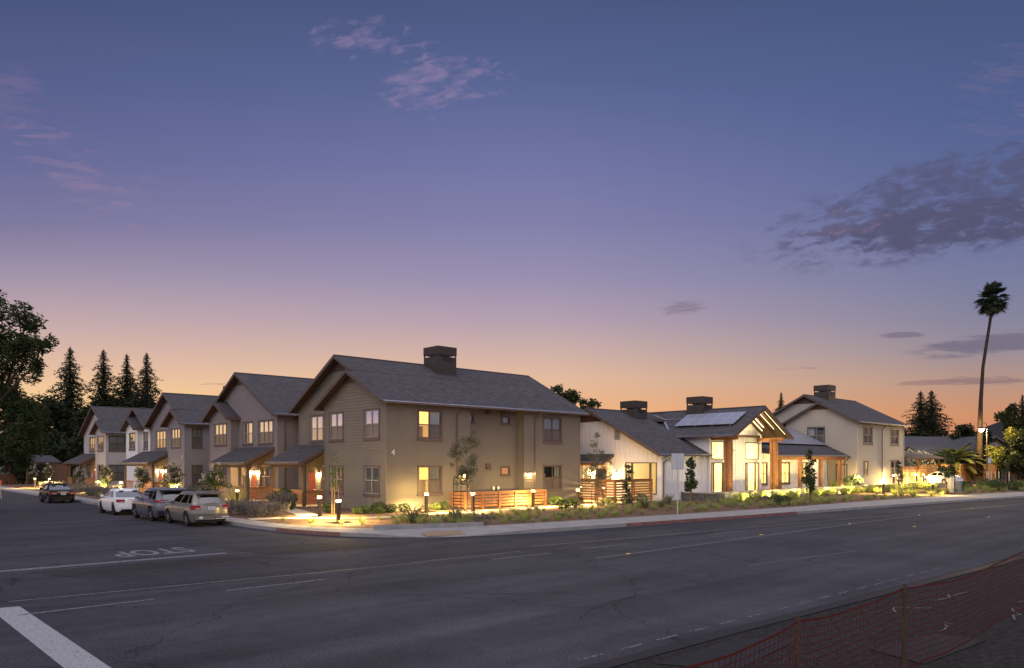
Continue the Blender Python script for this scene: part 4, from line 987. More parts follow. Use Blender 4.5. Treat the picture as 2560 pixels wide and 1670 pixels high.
# ---------------------------------------------------------------- fences
def slat_fence(name, label, pts, z, hgt, wood='slatwood', every=1.6, gate=None):
    t = thing(name, label, 'fence', pts[0][0], pts[0][1], z); o = pts[0]
    b = MB(); pb = []
    for p, q in zip(pts, pts[1:]):
        a, c = (p[0]-o[0], p[1]-o[1]), (q[0]-o[0], q[1]-o[1]); rail(b, a, c, 0, hgt, .03, .185, .125)
        l = math.hypot(c[0]-a[0], c[1]-a[1]); n = max(1, round(l/every))
        for k in range(n+1): pb.append(lerp(a, c, k/n))
    b.obj('slats', M[wood], t)
    for x, y in dict.fromkeys((round(x, 2), round(y, 2)) for x, y in pb):
        b = MB(); b.box(x-.065, x+.065, y-.075, y+.075, 0, hgt-.02); b.obj('post', M['wood'], t)
    return t
slat_fence('patio_fence', 'low redwood slat fence round the patio against the olive house', [(4.7, -.06), (4.7, -1.4), (11.5, -1.4), (11.5, -.06)], .17, 1.0, every=1.25)
slat_fence('courtyard_fence', 'tall redwood slat fence between the olive house and the white hall', [(17.2, 2.6), (16.75, -3.0), (20.9, -3.0)], .17, 1.6, every=2.0)
# ---------------------------------------------------------------- lamps, sign, cabinets
def PX(px, d): return SITE((px-1280)/1863*d, d)
def make_bollard():
    t = thing('bollard_light', '', 'bollard light', 0, 0, 0)
    b = MB(); b.box(-.075, .075, -.075, .075, 0, .94); b.box(-.1, .1, -.1, .1, 0, .03); b.obj('post', M['bronze'], t)
    b = MB(); b.box(-.07, .07, -.07, .07, .94, 1.07); b.obj('lens', M['warm'], t)
    b = MB(); b.hexa([(-.085, -.085, 1.07), (.085, -.085, 1.07), (.085, .085, 1.07), (-.085, .085, 1.07), (-.08, -.08, 1.105), (.08, -.08, 1.105), (.08, .08, 1.105), (-.08, .08, 1.105)])
    for sx in (-1, 1):
        for sy in (-1, 1): b.box(sx*.074-.005, sx*.074+.005, sy*.074-.005, sy*.074+.005, .94, 1.07)
    b.obj('cap', M['bronze'], t)
    lamp('bollard_bulb', t, (0, 0, 1.02), 34, (1, .67, .22), .035)
    sp_ = bpy.data.lights.new('ground_beam', 'SPOT'); sp_.energy = 5200; sp_.color = (1, .67, .22); sp_.spot_size = math.radians(166); sp_.spot_blend = .7; sp_.shadow_soft_size = .03
    link(bpy.data.objects.new('ground_beam', sp_), t).location = (0, 0, 1.045); return t
proto = make_bollard()
BOL = [(-4.68, -.95, .17, 'olive house porch front, left of the staked tree'), (-5.8, -4.85, .17, 'beside the path bend, nearest the street corner'),
       (1.6, -1.7, .17, 'before the olive house wall below its lit window'), (3.82, -3.16, .17, 'left end of the low patio fence'),
       (9.3, -2.5, .17, 'right part of the redwood patio fence'), (12.5, -3.4, .17, 'right end of the olive house, left of the tall redwood fence'),
       (48.3, -6.6, .6, 'timber porch end of the white hall'), (56.6, -6.72, .6, 'cream house wall, left of a pair of bollards'),
       (45.6, -9.9, .17, 'bed before the cream house, between tree and low wall'), (62.9, -6.75, .6, 'corner of the cream house, right one of a pair'),
       (46.6, -13.6, .17, 'verge by the grey utility cabinets'), (66.3, -6.3, .6, 'posts of the carport'),
       (-6.6, 59.5, .15, 'far end of the side street, farthest from the corner'), (-5.6, 57.5, .15, 'far end of the side street, behind the black car'),
       (-4.9, 40.5, .15, 'flowering bed behind the black car, left of the white sedan'), (-4.0, 36.9, .15, 'slate grey house wall above the white sedan'),
       (17.9, -1.0, .17, 'courtyard inside the tall redwood fence'), (18.2, 1.5, .17, 'courtyard near the hall side door'), (-4.3, 10.5, .17, 'mauve grey house porch, right behind the beige suv'), (-3.6, 23.9, .15, 'gap between the two silver cars')]
for i, (u, v, z, l) in enumerate(BOL):
    o = proto if i == 0 else copy_tree(proto)
    o.location = W(u, v, z); o['label'] = 'lit bollard lamp, '+l
    if 'courtyard' in l:
        for ch in o.children:
            if ch.type == 'LIGHT' and ch.data.type == 'POINT': pl = bpy.data.lights.new('bollard_bulb', 'POINT'); pl.energy = 700; pl.color = (1, .67, .25); pl.shadow_soft_size = .05; ch.data = pl; ch.location.z = 1.02
    o['group'] = 'lit bollard lamps along the paths'
t = thing('road_sign', 'bare grey back of a rectangular road sign on a steel pole at the pavement edge', 'sign', 9.8, -13.0, .15, rot=math.radians(-42))
b = MB(); b.tube([(0, 0, 0), (0, 0, 3.2)], .032, 8); b.obj('pole', M['steel'], t)
b = MB(); c = []
for cx, cz, a0 in ((.27, 2.5, -90), (.27, 3.25, 0), (-.27, 3.25, 90), (-.27, 2.5, 180)):
    for k in range(5): a = math.radians(a0+k*22.5); c.append((cx+.06*math.cos(a), cz+.06*math.sin(a)))
b.face([(x, -.04, z) for x, z in c]); b.face([(x, -.046, z) for x, z in c][::-1])
for k in range(len(c)): (x, z), (X, Z_) = c[k], c[(k+1) % len(c)]; b.face([(x, -.04, z), (X, -.04, Z_), (X, -.046, Z_), (x, -.046, z)])
b.box(-.03, .03, -.075, -.047, 2.45, 3.3)
b.obj('sign_plate', M['signback'], t)
def cabinet(label, u, v, z, w, d, hgt, m):
    t = thing('utility_cabinet', label, 'utility cabinet', u, v, z)
    b = MB(); b.box(-w/2, w/2, -d/2, d/2, .06, hgt-.05); b.hexa([(-w/2-.02, -d/2-.02, hgt-.05), (w/2+.02, -d/2-.02, hgt-.05), (w/2+.02, d/2+.02, hgt-.05), (-w/2-.02, d/2+.02, hgt-.05), (-w/2+.03, -d/2+.03, hgt), (w/2-.03, -d/2+.03, hgt), (w/2-.03, d/2-.03, hgt), (-w/2+.03, d/2-.03, hgt)])
    b.obj('cabinet', m, t)
    b = MB(); b.box(-w/2+.05, w/2-.05, -d/2-.015, -d/2-.001, .15, hgt-.15); dd = b.obj('door', m, t)
    b = MB(); b.box(w*.2, w*.2+.03, -d/2-.045, -d/2-.016, hgt*.45, hgt*.6); b.obj('handle', M['black'], dd)
    b = MB(); b.box(-w/2-.06, w/2+.06, -d/2-.06, d/2+.06, 0, .06); b.obj('base', M['concrete'], t)
u, v = PX(2379, 69); cabinet('taller pale grey utility cabinet behind the young tree at the far bed', u, v, .16, .6, .5, 1.55, M['signback'])
u, v = PX(2397, 68.5); cabinet('smaller grey utility cabinet with a black handle at the far pavement', u, v, .16, .46, .4, 1.1, mat('grey cabinet paint', (.2, .21, .22), .5, .3, var=.08))
u, v = PX(2467, 92)
t = thing('street_lamp', 'tall lit street lamp with a hooked arm by the fan palm', 'street lamp', u, v, .45, rot=-.7)
b = MB(); b.tube([(0, 0, 0), (0, 0, .9)], .14, 10); b.tube([(0, 0, .9), (0, 0, 6.6)], [.075, .055], 10); b.obj('pole', M['bronze'], t)
b = MB(); b.tube([(0, 0, 6.55)]+[(-.35+.35*math.cos(a), 0, 7.0+.42*math.sin(a)) for a in [k*PI/8 for k in range(0, 8)]]+[(-.7, 0, 6.75)], .035, 8); b.obj('arm', M['bronze'], t)
b = MB(); b.lathe([(.06, 6.95), (.16, 6.85), (.42, 6.66), (.43, 6.62)], 16, 'z', (-.7, 0, 0)); hd = b.obj('lamp_shade', M['bronze'], t)
b = MB(); b.lathe([(.3, 6.61), (.3, 6.5), (.2, 6.3), (.02, 6.22)], 16, 'z', (-.7, 0, 0)); b.obj('lamp_glass', lens('orange street lamp glass', (1, .62, .2), 20, .5), hd)
lamp('street_bulb', t, (-.7, 0, 6.45), 900, (1, .66, .24), .1)
# ---- carport and east fences
u, v = PX(2276, 81)
h = House('carport', 'low open timber carport with a pitched roof beside the cream house', u, v, .6, 'carport')
slope(h, 'u', -1.0, 10.4, 0, 2.95, 2.4, 3.45, False); slope(h, 'u', -1.0, 10.4, 4.8, 2.95, 2.4, 3.45, False)
for x in (-.4, 3.3, 7, 10):
    for y in (.35, 4.4):
        b = MB(); b.box(x-.08, x+.08, y-.08, y+.08, 0, 2.95); b.obj('post', M['darkpost' if x < 3 else 'wood'], h.t)
b = MB(); b.box(-.8, 10.3, .28, .42, 2.68, 2.9); b.box(-.8, 10.3, 4.33, 4.47, 2.68, 2.9); b.obj('beam', M['wood'], h.t)
h.done()
a, c = PX(2294, 84), PX(2340, 86); slat_fence('slat_screen', 'golden horizontal slat screen beside the white parked sedan', [a, c], .55, 2.1, 'cedar', 2.2)
a, c = PX(2256, 80), PX(2292, 83); slat_fence('slat_screen', 'dark redwood slat screen between cream house and carport posts', [a, c], .6, 1.9, 'slatwood', 2.2)
def board_fence(name, label, a, c, z, hgt, m, cap=True, w=.14):
    t = thing(name, label, 'fence', a[0], a[1], z); dxy = V3((c[0]-a[0], c[1]-a[1], 0)); l = dxy.length; d = dxy/l; n = V3((d.y, -d.x, 0)); k = 0; b = MB(); rr = random.Random(3)
    while k*w < l:
        o = n*rr.uniform(0, .02); p = d*(k*w)+o; q = d*(k*w+w-.008)+o; th = n*.022
        b.hexa([p, q, q-th, p-th, p+Z3*(hgt+rr.uniform(-.01, .01)), q+Z3*hgt, q-th+Z3*hgt, p-th+Z3*hgt]); k += 1
    b.obj('boards', M[m], t)
    b = MB()
    if cap: b.beam(Z3*(hgt+.03), d*l+Z3*(hgt+.03), .14, .05); b.beam(Z3*(hgt-.08)+n*.03, d*l+Z3*(hgt-.08)+n*.03, .03, .12)
    for k in range(int(l/2.4)+1): p = d*min(l, k*2.4)-n*.1; b.box(p.x-.06, p.x+.06, p.y-.06, p.y+.06, 0, hgt)
    b.obj('frame', M[m], t); return t
board_fence('board_fence', 'long golden cedar board fence behind the white parked sedan', PX(2336, 93), PX(2492, 100), .5, 2.2, 'cedar')
a, c = PX(2490, 97), PX(2537, 99)
t = thing('gate', 'dark solid double gate at the right end of the cedar fence', 'gate', a[0], a[1], .5); d = V3((c[0]-a[0], c[1]-a[1], 0)); l = d.length; d /= l
for k in (0, 1):
    b = MB(); b.beam(d*(l*k/2+.04)+Z3*1.05, d*(l*(k+1)/2-.04)+Z3*1.05, .05, 1.9); b.obj('leaf', M['bronze'], t)
b = MB(); b.beam(d*.6+Z3*1.5-V3((0, .05, 0)), d*1.1+Z3*1.5-V3((0, .05, 0)), .02, .35); b.obj('notice_plate', M['signback'], t)
b = MB()
for k in (0, 1): p = d*l*k; b.box(p.x-.1, p.x+.1, p.y-.1, p.y+.1, 0, 2.25)
b.obj('gate_post', M['wood'], t)
a, c = PX(2538, 92), PX(2600, 93); t = board_fence('board_fence', 'dim brown board fence with a pale notice at the right edge of the picture', a, c, .45, 2.2, 'darkfence')
b = MB(); b.box(.9, 1.25, -.55, -.5, .9, 1.7); b.obj('notice', M['signback'], t)
b = MB(); b.tube([(0, 0, 0), (0, 0, 1.35)], .055, 10); mp = b.mesh('post', M['signback'])
b = MB()
for z in (.75, .98, 1.2): b.tube([(0, 0, z), (0, 0, z+.09)], .058, 10)
mb_ = b.mesh('band', M['yellow'])
for px, lab in ((2467, 'first from the left by the street lamp'), (2471, 'second from the left, half hidden by its neighbour'), (2478, 'third from the left before the cedar fence'), (2488, 'fourth from the left before the cedar fence'), (2497, 'fifth from the left before the dark gate'), (2523, 'last on the right before the dark gate')):
    u, v = PX(px, 91); t = thing('guard_post', 'grey steel guard post with yellow bands, '+lab, 'guard post', u, v, .5, group='banded guard posts before the gate')
    place(mp, 'post', 0, 0, 0, 0, 1, t); place(mb_, 'bands', 0, 0, 0, 0, 1, t)
u, v = PX(2473, 86); t = thing('notice_sign', 'small square grey sign on a thin post before the cedar fence', 'sign', u, v, .5, rot=-.7)
b = MB(); b.tube([(0, 0, 0), (0, 0, 2.95)], .03, 6); b.obj('pole', M['steel'], t)
b = MB(); b.box(-.2, .2, -.05, -.035, 2.35, 3.0); b.obj('sign_plate', M['signback'], t)
# ---- neighbouring houses beyond the fence
u, v = PX(2310, 128)
h = House('house', 'long low house with a slate grey roof and cross gable beyond the palms', u, v, .5, 'house', rot=-.45)
lap(h.mb('wall', 'purple'), 'F', 0, [(-6, 0), (20, 0), (20, 4.8), (-6, 4.8)], course=.3)
slope(h, 'u', -9, 22, -.5, 4.8, 5, 7.1, True, True, True, 'roofd'); slope(h, 'u', -9, 22, 10.5, 4.8, 5, 7.1, False, True, True, 'roofd')
lap(h.mb('wall', 'purple'), 'F', 3.5, [(6.5, 0), (15.5, 0), (15.5, 4.7), (11, 6.9), (6.5, 4.7)], course=.3)
slope(h, 'v', -4.3, 3, 6, 4.6, 11, 7.0, False, True, False, 'roofd', .3); slope(h, 'v', -4.3, 3, 16, 4.6, 11, 7.0, False, True, False, 'roofd', .3)
h.done()
u, v = PX(2312, 104)
h = House('shed', 'small cream shed with a dark gabled roof behind the white blossom bush', u, v, .5, 'shed', rot=-.5)
lap(h.mb('wall', 'cream'), 'L', 0, [(0, 0), (5, 0), (5, 3.4), (2.5, 4.7), (0, 3.4)], course=.25); lap(h.mb('wall', 'cream'), 'F', 0, [(0, 0), (4, 0), (4, 3.4), (0, 3.4)], course=.25)
slope(h, 'u', -.4, 4.4, -.4, 3.3, 2.5, 4.8, False, True, True, 'roofd'); slope(h, 'u', -.4, 4.4, 5.4, 3.3, 2.5, 4.8, False, True, True, 'roofd')
h.done()
# ---- far end of the side street
a, c = PX(94, 100), PX(176, 94); board_fence('board_fence', 'tall dark red brown board fence at the end of the side street', a, c, .1, 2.6, 'darkfence')
u, v = PX(90, 96)
h = House('bin_shelter', 'dark timber shelter with a small hipped roof at the end of the side street', u, v, .1, 'shelter', rot=.5)
slope(h, 'u', -1.5, 3.4, -.3, 2.9, 1.5, 3.8, False, rm='roofd'); slope(h, 'u', -1.5, 3.4, 3.3, 2.9, 1.5, 3.8, False, rm='roofd')
for x in (-1.2, 3):
    for y in (0, 3):
        b = MB(); b.box(x-.09, x+.09, y-.09, y+.09, 0, 2.9); b.obj('post', M['darkfence'], h.t)
b = MB(); b.box(-1.1, 2.9, -.05, .02, .1, 1.5); b.obj('gate', M['bronze'], h.t)
h.done()
a, c = PX(-60, 92), PX(41, 96); t = thing('garden_wall', 'low dark rendered wall at the far left end of the side street', 'wall', a[0], a[1], 0); d = V3((c[0]-a[0], c[1]-a[1], 0))
b = MB(); b.beam(Z3*.7, d+Z3*.7, .2, 1.4); b.obj('wall', M['darkfence'], t); b = MB(); b.beam(Z3*1.44, d+Z3*1.44, .28, .08); b.obj('coping', M['stone'], t)
u, v = PX(-2, 60); t = thing('warning_sign', 'orange roadworks sign cut by the left edge of the picture', 'sign', u, v, .02, rot=-PHI)
b = MB(); b.beam((-.2, 0, 0), (.2, 0, 0.9), .03, .03); b.beam((.2, 0, 0), (-.2, 0, .9), .03, .03); b.beam((0, .3, 0), (0, 0, 1.2), .03, .03); b.obj('stand', M['steel'], t)
b = MB(); b.box(-.2, .2, -.05, -.03, 1.15, 1.5); b.obj('sign_plate', mat('orange sign face', (.75, .13, .03), .5, .3, var=.05), t)
# ---- orange safety netting at the near shoulder
t = thing('safety_fence', 'orange plastic safety netting strung on brown stakes along the near shoulder', 'fence', *SITE(3.2, 8.4), 0)
o0 = SITE(3.2, 8.4); D = V3((1, 0, 0))
POSTS = [-3.6, 0, 3.2, 9.8, 14]
def nety(x): return .14*math.sin(x*.9)+.02*math.sin(x*5)
b = MB(); nz = 12; step = .1; xs = [-3.6+k*step for k in range(int(17.6/step))]
def sag(x):
    for p, q in zip(POSTS, POSTS[1:]):
        if p <= x <= q: f = (x-p)/(q-p); return .10*4*f*(1-f)
    return 0
def npt(x, k): 
    s = sag(x); z = .05+(1.2-s-.05)*(k/nz)
    return V3((x+.012*math.sin(k*.7+x*1.3), nety(x)*(.5 if sag(x) else 0)+.01*math.sin(k*.5+x*2), z))
for i, x in enumerate(xs[:-1]):
    for k in range(nz+1):
        p, q = npt(x, k), npt(xs[i+1], k); w = .0055 if k not in (0, nz) else .014
        b.face([p-Z3*w, q-Z3*w, q+Z3*w, p+Z3*w])
    for k in range(nz):
        p, q = npt(x, k), npt(x, k+1); e = V3((.0075, 0, 0)); b.face([p-e, p+e, q+e, q-e])
b.obj('netting', mat('orange plastic netting', (.09, .013, .011), .5, .3, var=.15), t)
M['darkstake'] = mat('dark net stake', (.065, .04, .03), .8, .2, var=.3, vs=4)
for x in POSTS:
    b = MB(); b.hexa([(x-.022, -.035, 0), (x+.022, -.035, 0), (x+.022, .015, 0), (x-.022, .015, 0), (x, -.03, 1.27), (x+.04, -.03, 1.27), (x+.04, .012, 1.27), (x, .012, 1.27)]); b.obj('stake', M['darkstake'], t)
# ---- far hills
hl = MB(); pts = []
for k in range(61):
    px = 1900+k*22; z = 3+1700/1863*max(0, 12+112*math.exp(-((px-2620)/180)**2)+34*math.exp(-((px-2470)/60)**2)*.6+22*math.exp(-((px-2330)/90)**2)+mnoise.noise(V3((k*.35, 0, 0)))*9+mnoise.noise(V3((k*1.3, 3, 0)))*3)
    pts.append((*PX(px, 1700), z))
ctr = PX(2400, 2300)
for k in range(60):
    a, c = pts[k], pts[k+1]; lo = lambda p: (p[0]*.94+ctr[0]*-.0, p[1]*.94, -2)
    hl.face([(a[0], a[1], -5), (c[0], c[1], -5), c, a])
    back = lambda p: (p[0]*1.35, p[1]*1.35+40, p[2]*.8-5)
    hl.face([a, c, back(c), back(a)])
tag(hl.site('hills', mat('distant dry hills', (.05, .05, .058), .95, .05, var=.12, vs=.01)), kind='structure')
# ---------------------------------------------------------------- cars
M['tyre'] = mat('tyre rubber', (.02, .02, .021), .85, .2, var=.1)
M['rim'] = mat('alloy rim', (.45, .45, .47), .3, .5, metal=.8, var=.05)
M['darkrim'] = mat('dark alloy rim', (.06, .06, .065), .35, .5, metal=.6, var=.05)
M['tail'] = mat('red tail light', (.30, .02, .025), .12, .6, var=.1, coat=.5)
M['tailw'] = mat('clear tail light', (.5, .35, .35), .12, .6, var=.1, coat=.5)
M['plate'] = mat('number plate', (.6, .62, .65), .4, .4, var=.05)
M['plateink'] = mat('plate ink', (.06, .08, .2), .5, .3, var=.05)
M['chrome'] = mat('chrome strip', (.8, .8, .82), .12, .6, metal=1, var=.02)
M['plastic'] = mat('black plastic trim', (.025, .025, .027), .6, .3, var=.1)
def paint(name, c, metal=.3): return mat(name, c, .28, .5, metal=metal, var=.02, vs=2, coat=.6)
def interp(P, x):
    if x <= P[0][0]: return P[0][1]
    for (a, b), (c, d) in zip(P, P[1:]):
        if x <= c: t = (x-a)/(c-a); t = t*t*(3-2*t)*.4+t*.6; return b+(d-b)*t
    return P[-1][1]
def car(name, label, u, v, z, rot, Ln, Wd, top, belt, roof, cab, pil, paintm, wr=.33, wheels=(.95, -.95), rim='rim', lower=None, rise=.0, tl=(.2, .3, .95), suv=False, conv=False, group=None, rails=False, sp=10):
    """faces +y; top = bonnet/boot line (y,z); cab = (rear belt, rear roof, front roof, front belt)"""
    t = thing(name, label, 'car', u, v, z, rot, group); H2 = Ln/2; hw = Wd/2
    yw = (H2-wheels[0], -H2-wheels[1]) if False else (H2-wheels[0], -H2+abs(wheels[1]))
    ys = sorted({-H2+Ln*k/70 for k in range(71)} | {y+s*(wr+.05)*math.cos(a*PI/16) for y in yw for s in (1,) for a in range(17)})
    def section(y):
        e = abs(y)/H2; ta = 1-.16*max(0, (e-.72)/.28)**2.2; w = hw*ta
        zt = interp(top, y); zb = .2+(.10 if e > .86 else 0)*((e-.86)/.14)
        if e > .985: zb += .06; zt -= .05
        arch = 0
        for q in yw:
            r = wr+.055
            if abs(y-q) < r: arch = max(arch, wr+math.sqrt(max(0, r*r-(y-q)**2)))
        zb2 = max(zb, arch)
        pts = [(w*.9, zb2), (w*.965, max(zb2, zb+.1)), (w*.99, max(zb2, .42)), (w, max(zb2+.0, .60)), (w*.99, max(zb2+.002, min(zt-.10, .8))), (w*.965, zt-.055), (w*.90, zt-.012), (w*.6, zt+.012), (0, zt+.022)]
        zz = [p[1] for p in pts]
        for k in range(1, len(pts)): zz[k] = max(zz[k], zz[k-1]+.001)
        return [(pts[k][0], zz[k]) for k in range(len(pts))]
    lo, hi = MB(), MB()
    secs = [section(y) for y in ys]
    for i in range(len(ys)-1):
        for sx in (1, -1):
            for k in range(8):
                p = [V3((sx*secs[i][k][0], ys[i], secs[i][k][1])), V3((sx*secs[i+1][k][0], ys[i+1], secs[i+1][k][1])), V3((sx*secs[i+1][k+1][0], ys[i+1], secs[i+1][k+1][1])), V3((sx*secs[i][k+1][0], ys[i], secs[i][k+1][1]))]
                (lo if lower and k < 3 else hi).face(p if sx > 0 else p[::-1])
    for i, rev in ((0, 1), (-1, 0)):
        s = secs[i]
        for k in range(8):
            p = [V3((s[k][0], ys[i], s[k][1])), V3((s[k+1][0], ys[i], s[k+1][1])), V3((-s[k+1][0], ys[i], s[k+1][1])), V3((-s[k][0], ys[i], s[k][1]))]
            (lo if lower and k < 3 else hi).face(p if rev else p[::-1])
    def weld(o):
        import bmesh
        bm = bmesh.new(); bm.from_mesh(o.data); bmesh.ops.remove_doubles(bm, verts=bm.verts, dist=.0008); bmesh.ops.recalc_face_normals(bm, faces=bm.faces); bm.to_mesh(o.data); bm.free()
        for p in o.data.polygons: p.use_smooth = True
        return o
    body = weld(hi.obj('body', paintm, t))
    if lower: weld(lo.obj('lower_cladding', lower, t))
    # cabin
    rb, rr_, fr, fb = cab
    def ring(f):
        q = f**1.15; a = rb+(rr_-rb)*q; c = fb+(fr-fb)*f; w = hw*(.925-.20*f-.02*f*f); zz = belt+(roof-belt)*f
        yA, yD = c-.10-.05*f, a+(.10 if suv else .16)
        half = [(0, c+.03), (w*.62, c), (w*.96, yA)]+[(w, yA+(yD-yA)*s) for s in pil[0]]+[(w*.955, yD), (w*.62, a), (0, a-.025)]
        return [V3((x, y, zz)) for x, y in half]
    kinds = ['windscreen', 'windscreen']+pil[1]+['D' if suv else 'rear_window', 'rear_window']
    fs = [0, .1, .3, .55, .8, .9, 1.0]; rings = [ring(f) for f in fs]
    top_ring = rings[-1]; cap = []
    for s, dz in ((.9, .03), (.6, .05), (0.02, .058)):
        cy = (top_ring[0].y+top_ring[-1].y)/2
        cap.append([V3((p.x*s, cy+(p.y-cy)*s, p.z+dz)) for p in top_ring])
    rings += cap
    mbs = {}
    for i in range(len(rings)-1):
        for k in range(len(kinds)):
            kd = kinds[k]; glassy = i in (1, 2, 3) or (i == 4 and kd in ('windscreen',))
            nm = kd if (glassy and kd not in 'ABCD') else 'cabin'
            for sx in (1, -1):
                key = nm if nm in ('windscreen', 'rear_window', 'cabin') else nm+str(sx)
                b = mbs.setdefault(key, MB())
                p = [rings[i][k], rings[i][k+1], rings[i+1][k+1], rings[i+1][k]]
                p = [V3((sx*q.x, q.y, q.z)) for q in p]
                b.face(p[::-1] if sx > 0 else p)
    for k, b in mbs.items():
        if k == 'cabin': weld(b.obj('cabin', M['softtop'] if conv else paintm, t))
        else: weld(b.obj('side_window' if k[-1] in '1' else k, M['carglass'], t))
    # wheels
    ww = .21
    b = MB(); b.lathe([(wr*.64, -ww/2), (wr*.9, -ww/2-.004), (wr, -ww/2+.03), (wr, ww/2-.03), (wr*.9, ww/2+.004), (wr*.64, ww/2)], 28, 'x'); tm = b.mesh('tyre', M['tyre'], True)
    b = MB(); b.lathe([(wr*.66, -ww*.40), (wr*.62, -ww*.46), (wr*.58, -ww*.30), (wr*.1, -ww*.28)], 28, 'x')
    for k in range(sp):
        a = 2*PI*k/sp; d = V3((0, math.cos(a), math.sin(a))); b.beam(V3((-ww*.44, 0, 0))+d*wr*.1, V3((-ww*.47, 0, 0))+d*wr*.62, .028 if sp > 6 else .06, .03, V3((1, 0, 0)))
    b.lathe([(wr*.17, -ww*.3), (wr*.16, -ww*.5), (.01, -ww*.51)], 16, 'x'); rm_ = b.mesh('rim', M[rim])
    for y in yw:
        for sx in (-1, 1):
            w = link(bpy.data.objects.new('wheel', tm), t); w.location = (sx*(hw*.975-ww/2), y, wr); w.rotation_euler = (0, 0, 0 if sx < 0 else PI)
            link(bpy.data.objects.new('rim', rm_), w)
    b = MB(); b.box(-hw*.72, hw*.72, -H2+.25, H2-.25, .2, .62)
    for y in yw: b.box(-hw*.84, hw*.84, y-wr-.04, y+wr+.04, .3, wr*2+.06)
    b.obj('underbody', M['black'], t)
    b = MB(); b.box(-hw*.75, hw*.75, rb+.25, fb-.4, belt-.3, belt-.02)
    b.obj('interior', M['black'], t)
    b = MB()
    for sx in (-1, 1):
        for y in ((rb+fb)/2+.1, (rb+fb)/2-.75):
            b.box(sx*.36-.23, sx*.36+.23, y-.1, y+.06, belt-.1, belt+.26); b.box(sx*.36-.11, sx*.36+.11, y-.07, y+.03, belt+.26, belt+.42)
    b.obj('seat', M['plastic'], t)
    # tail lights, plate, mirrors, handles
    zt = tl[2]; wT, hT = tl[0], tl[1]
    for sx in (-1, 1):
        b = MB(); x1 = hw*.985; x0 = x1-wT; y = -H2
        P = [(x0, y-.012, zt), (x1-.10, y-.004, zt), (x1-.004, y+.13, zt+.01), (x1+.006, y+.34, zt+.03)]
        for a, c in zip(P, P[1:]):
            k0 = 0 if a is P[0] else 0; q = [(sx*a[0], a[1], a[2]), (sx*c[0], c[1], c[2]), (sx*c[0], c[1], c[2]+hT*(1 if c is not P[-1] else .55)), (sx*a[0], a[1], a[2]+hT)]
            b.face(q if sx > 0 else q[::-1])
        l = b.obj('tail_light', M['tail'], t)
        b = MB(); b.box(min(sx*(x0+.02), sx*(x1-.12)), max(sx*(x0+.02), sx*(x1-.12)), y-.02, y-.013, zt+.02, zt+.02+hT*.3); b.obj('clear_lens', M['tailw'], l)
        b = MB(); ym = fb-.52; q = V3((sx*(hw*.95), ym, belt+.06)); b.lathe([(.01, -.1), (.07, -.08), (.085, 0), (.07, .08), (.01, .1)], 10, 'x', (sx*(hw*.95+.11), ym, belt+.07)); b.beam(q-V3((sx*.05, 0, .04)), q+V3((sx*.08, 0, 0)), .06, .04); b.obj('mirror', paintm if not suv else M['plastic'] if rails is None else paintm, t, True)
        for f in (.62, .36):
            yy = rb+(fb-rb)*f-.25; b = MB(); b.box(sx*hw*.99-.012, sx*hw*.99+.018, yy, yy+.18, belt-.14, belt-.11); b.obj('door_handle', M['chrome'] if suv else paintm, t)
    zp = zt-.02 if suv else tl[3] if len(tl) > 3 else zt-.05
    b = MB(); b.box(-.16, .16, -H2-.03, -H2-.012, zp, zp+.15); p = b.obj('number_plate', M['plate'], t)
    b = MB()
    for k in range(6): b.box(-.12+k*.042, -.095+k*.042, -H2-.034, -H2-.031, zp+.045, zp+.1)
    b.obj('plate_marks', M['plateink'], p)
    b = MB(); b.box(-.34, .34, -H2-.02, -H2-.008, zp+.19, zp+.215); b.obj('boot_strip', M['chrome'], t)
    b = MB(); b.box(-hw*.86, hw*.86, -H2-.05, -H2+.02, .36, .5); b.obj('rear_bumper', lower or paintm, t)
    return t
M['softtop'] = mat('black fabric soft top', (.012, .012, .013), .8, .2, var=.1)
beige = paint('champagne beige car paint', (.21, .195, .172)); silver = paint('silver car paint', (.13, .135, .16), .5); wht = paint('white car paint', (.72, .72, .72), 0); blk = paint('black car paint', (.007, .007, .009), 0); bn = blk.node_tree.nodes['Principled BSDF']; bn.inputs['Coat Weight'].default_value = .0; bn.inputs['Specular IOR Level'].default_value = .2
grey = paint('taupe grey cladding', (.15, .135, .125), .2)
T1 = [(-2.2, .82), (-2.1, 1.02), (-1.9, 1.05), (.9, 1.03), (1.15, 1.0), (1.9, .86), (2.12, .7), (2.2, .55)]
PS = ([.07, .40, .45, .73, .78, .94], ['A', 'win1', 'B', 'win2', 'C', 'win3', 'D'])
c1 = car('parked_suv', 'beige suv with grey lower cladding, roof rails and towball, nearest the street corner', -10.36, .86, 0, 0, 4.2, 1.74, T1, 1.03, 1.56, (-2.0, -1.72, .25, 1.12), PS, beige, .345, (.82, .88), 'rim', grey, suv=True, tl=(.34, .2, .80))
for sx in (-1, 1):
    b = MB(); b.tube([(sx*.56, -1.5, 1.60), (sx*.57, -1.4, 1.67), (sx*.57, .0, 1.68), (sx*.56, .15, 1.61)], .02, 6); b.obj('roof_rail', M['plastic'], c1)
b = MB(); b.box(-.6, .6, -1.42, -1.36, 1.665, 1.69); b.box(-.6, .6, -.4, -.34, 1.67, 1.695); b.obj('cross_bar', M['plastic'], c1)
b = MB(); b.hexa([(-.62, -1.98, 1.52), (.62, -1.98, 1.52), (.64, -1.7, 1.55), (-.64, -1.7, 1.55), (-.6, -1.99, 1.57), (.6, -1.99, 1.57), (.64, -1.65, 1.6), (-.64, -1.65, 1.6)]); b.obj('spoiler', beige, c1)
b = MB(); b.beam((-.25, -2.1, 1.06), (.22, -2.08, 1.10), .02, .02); b.obj('rear_wiper', M['plastic'], c1)
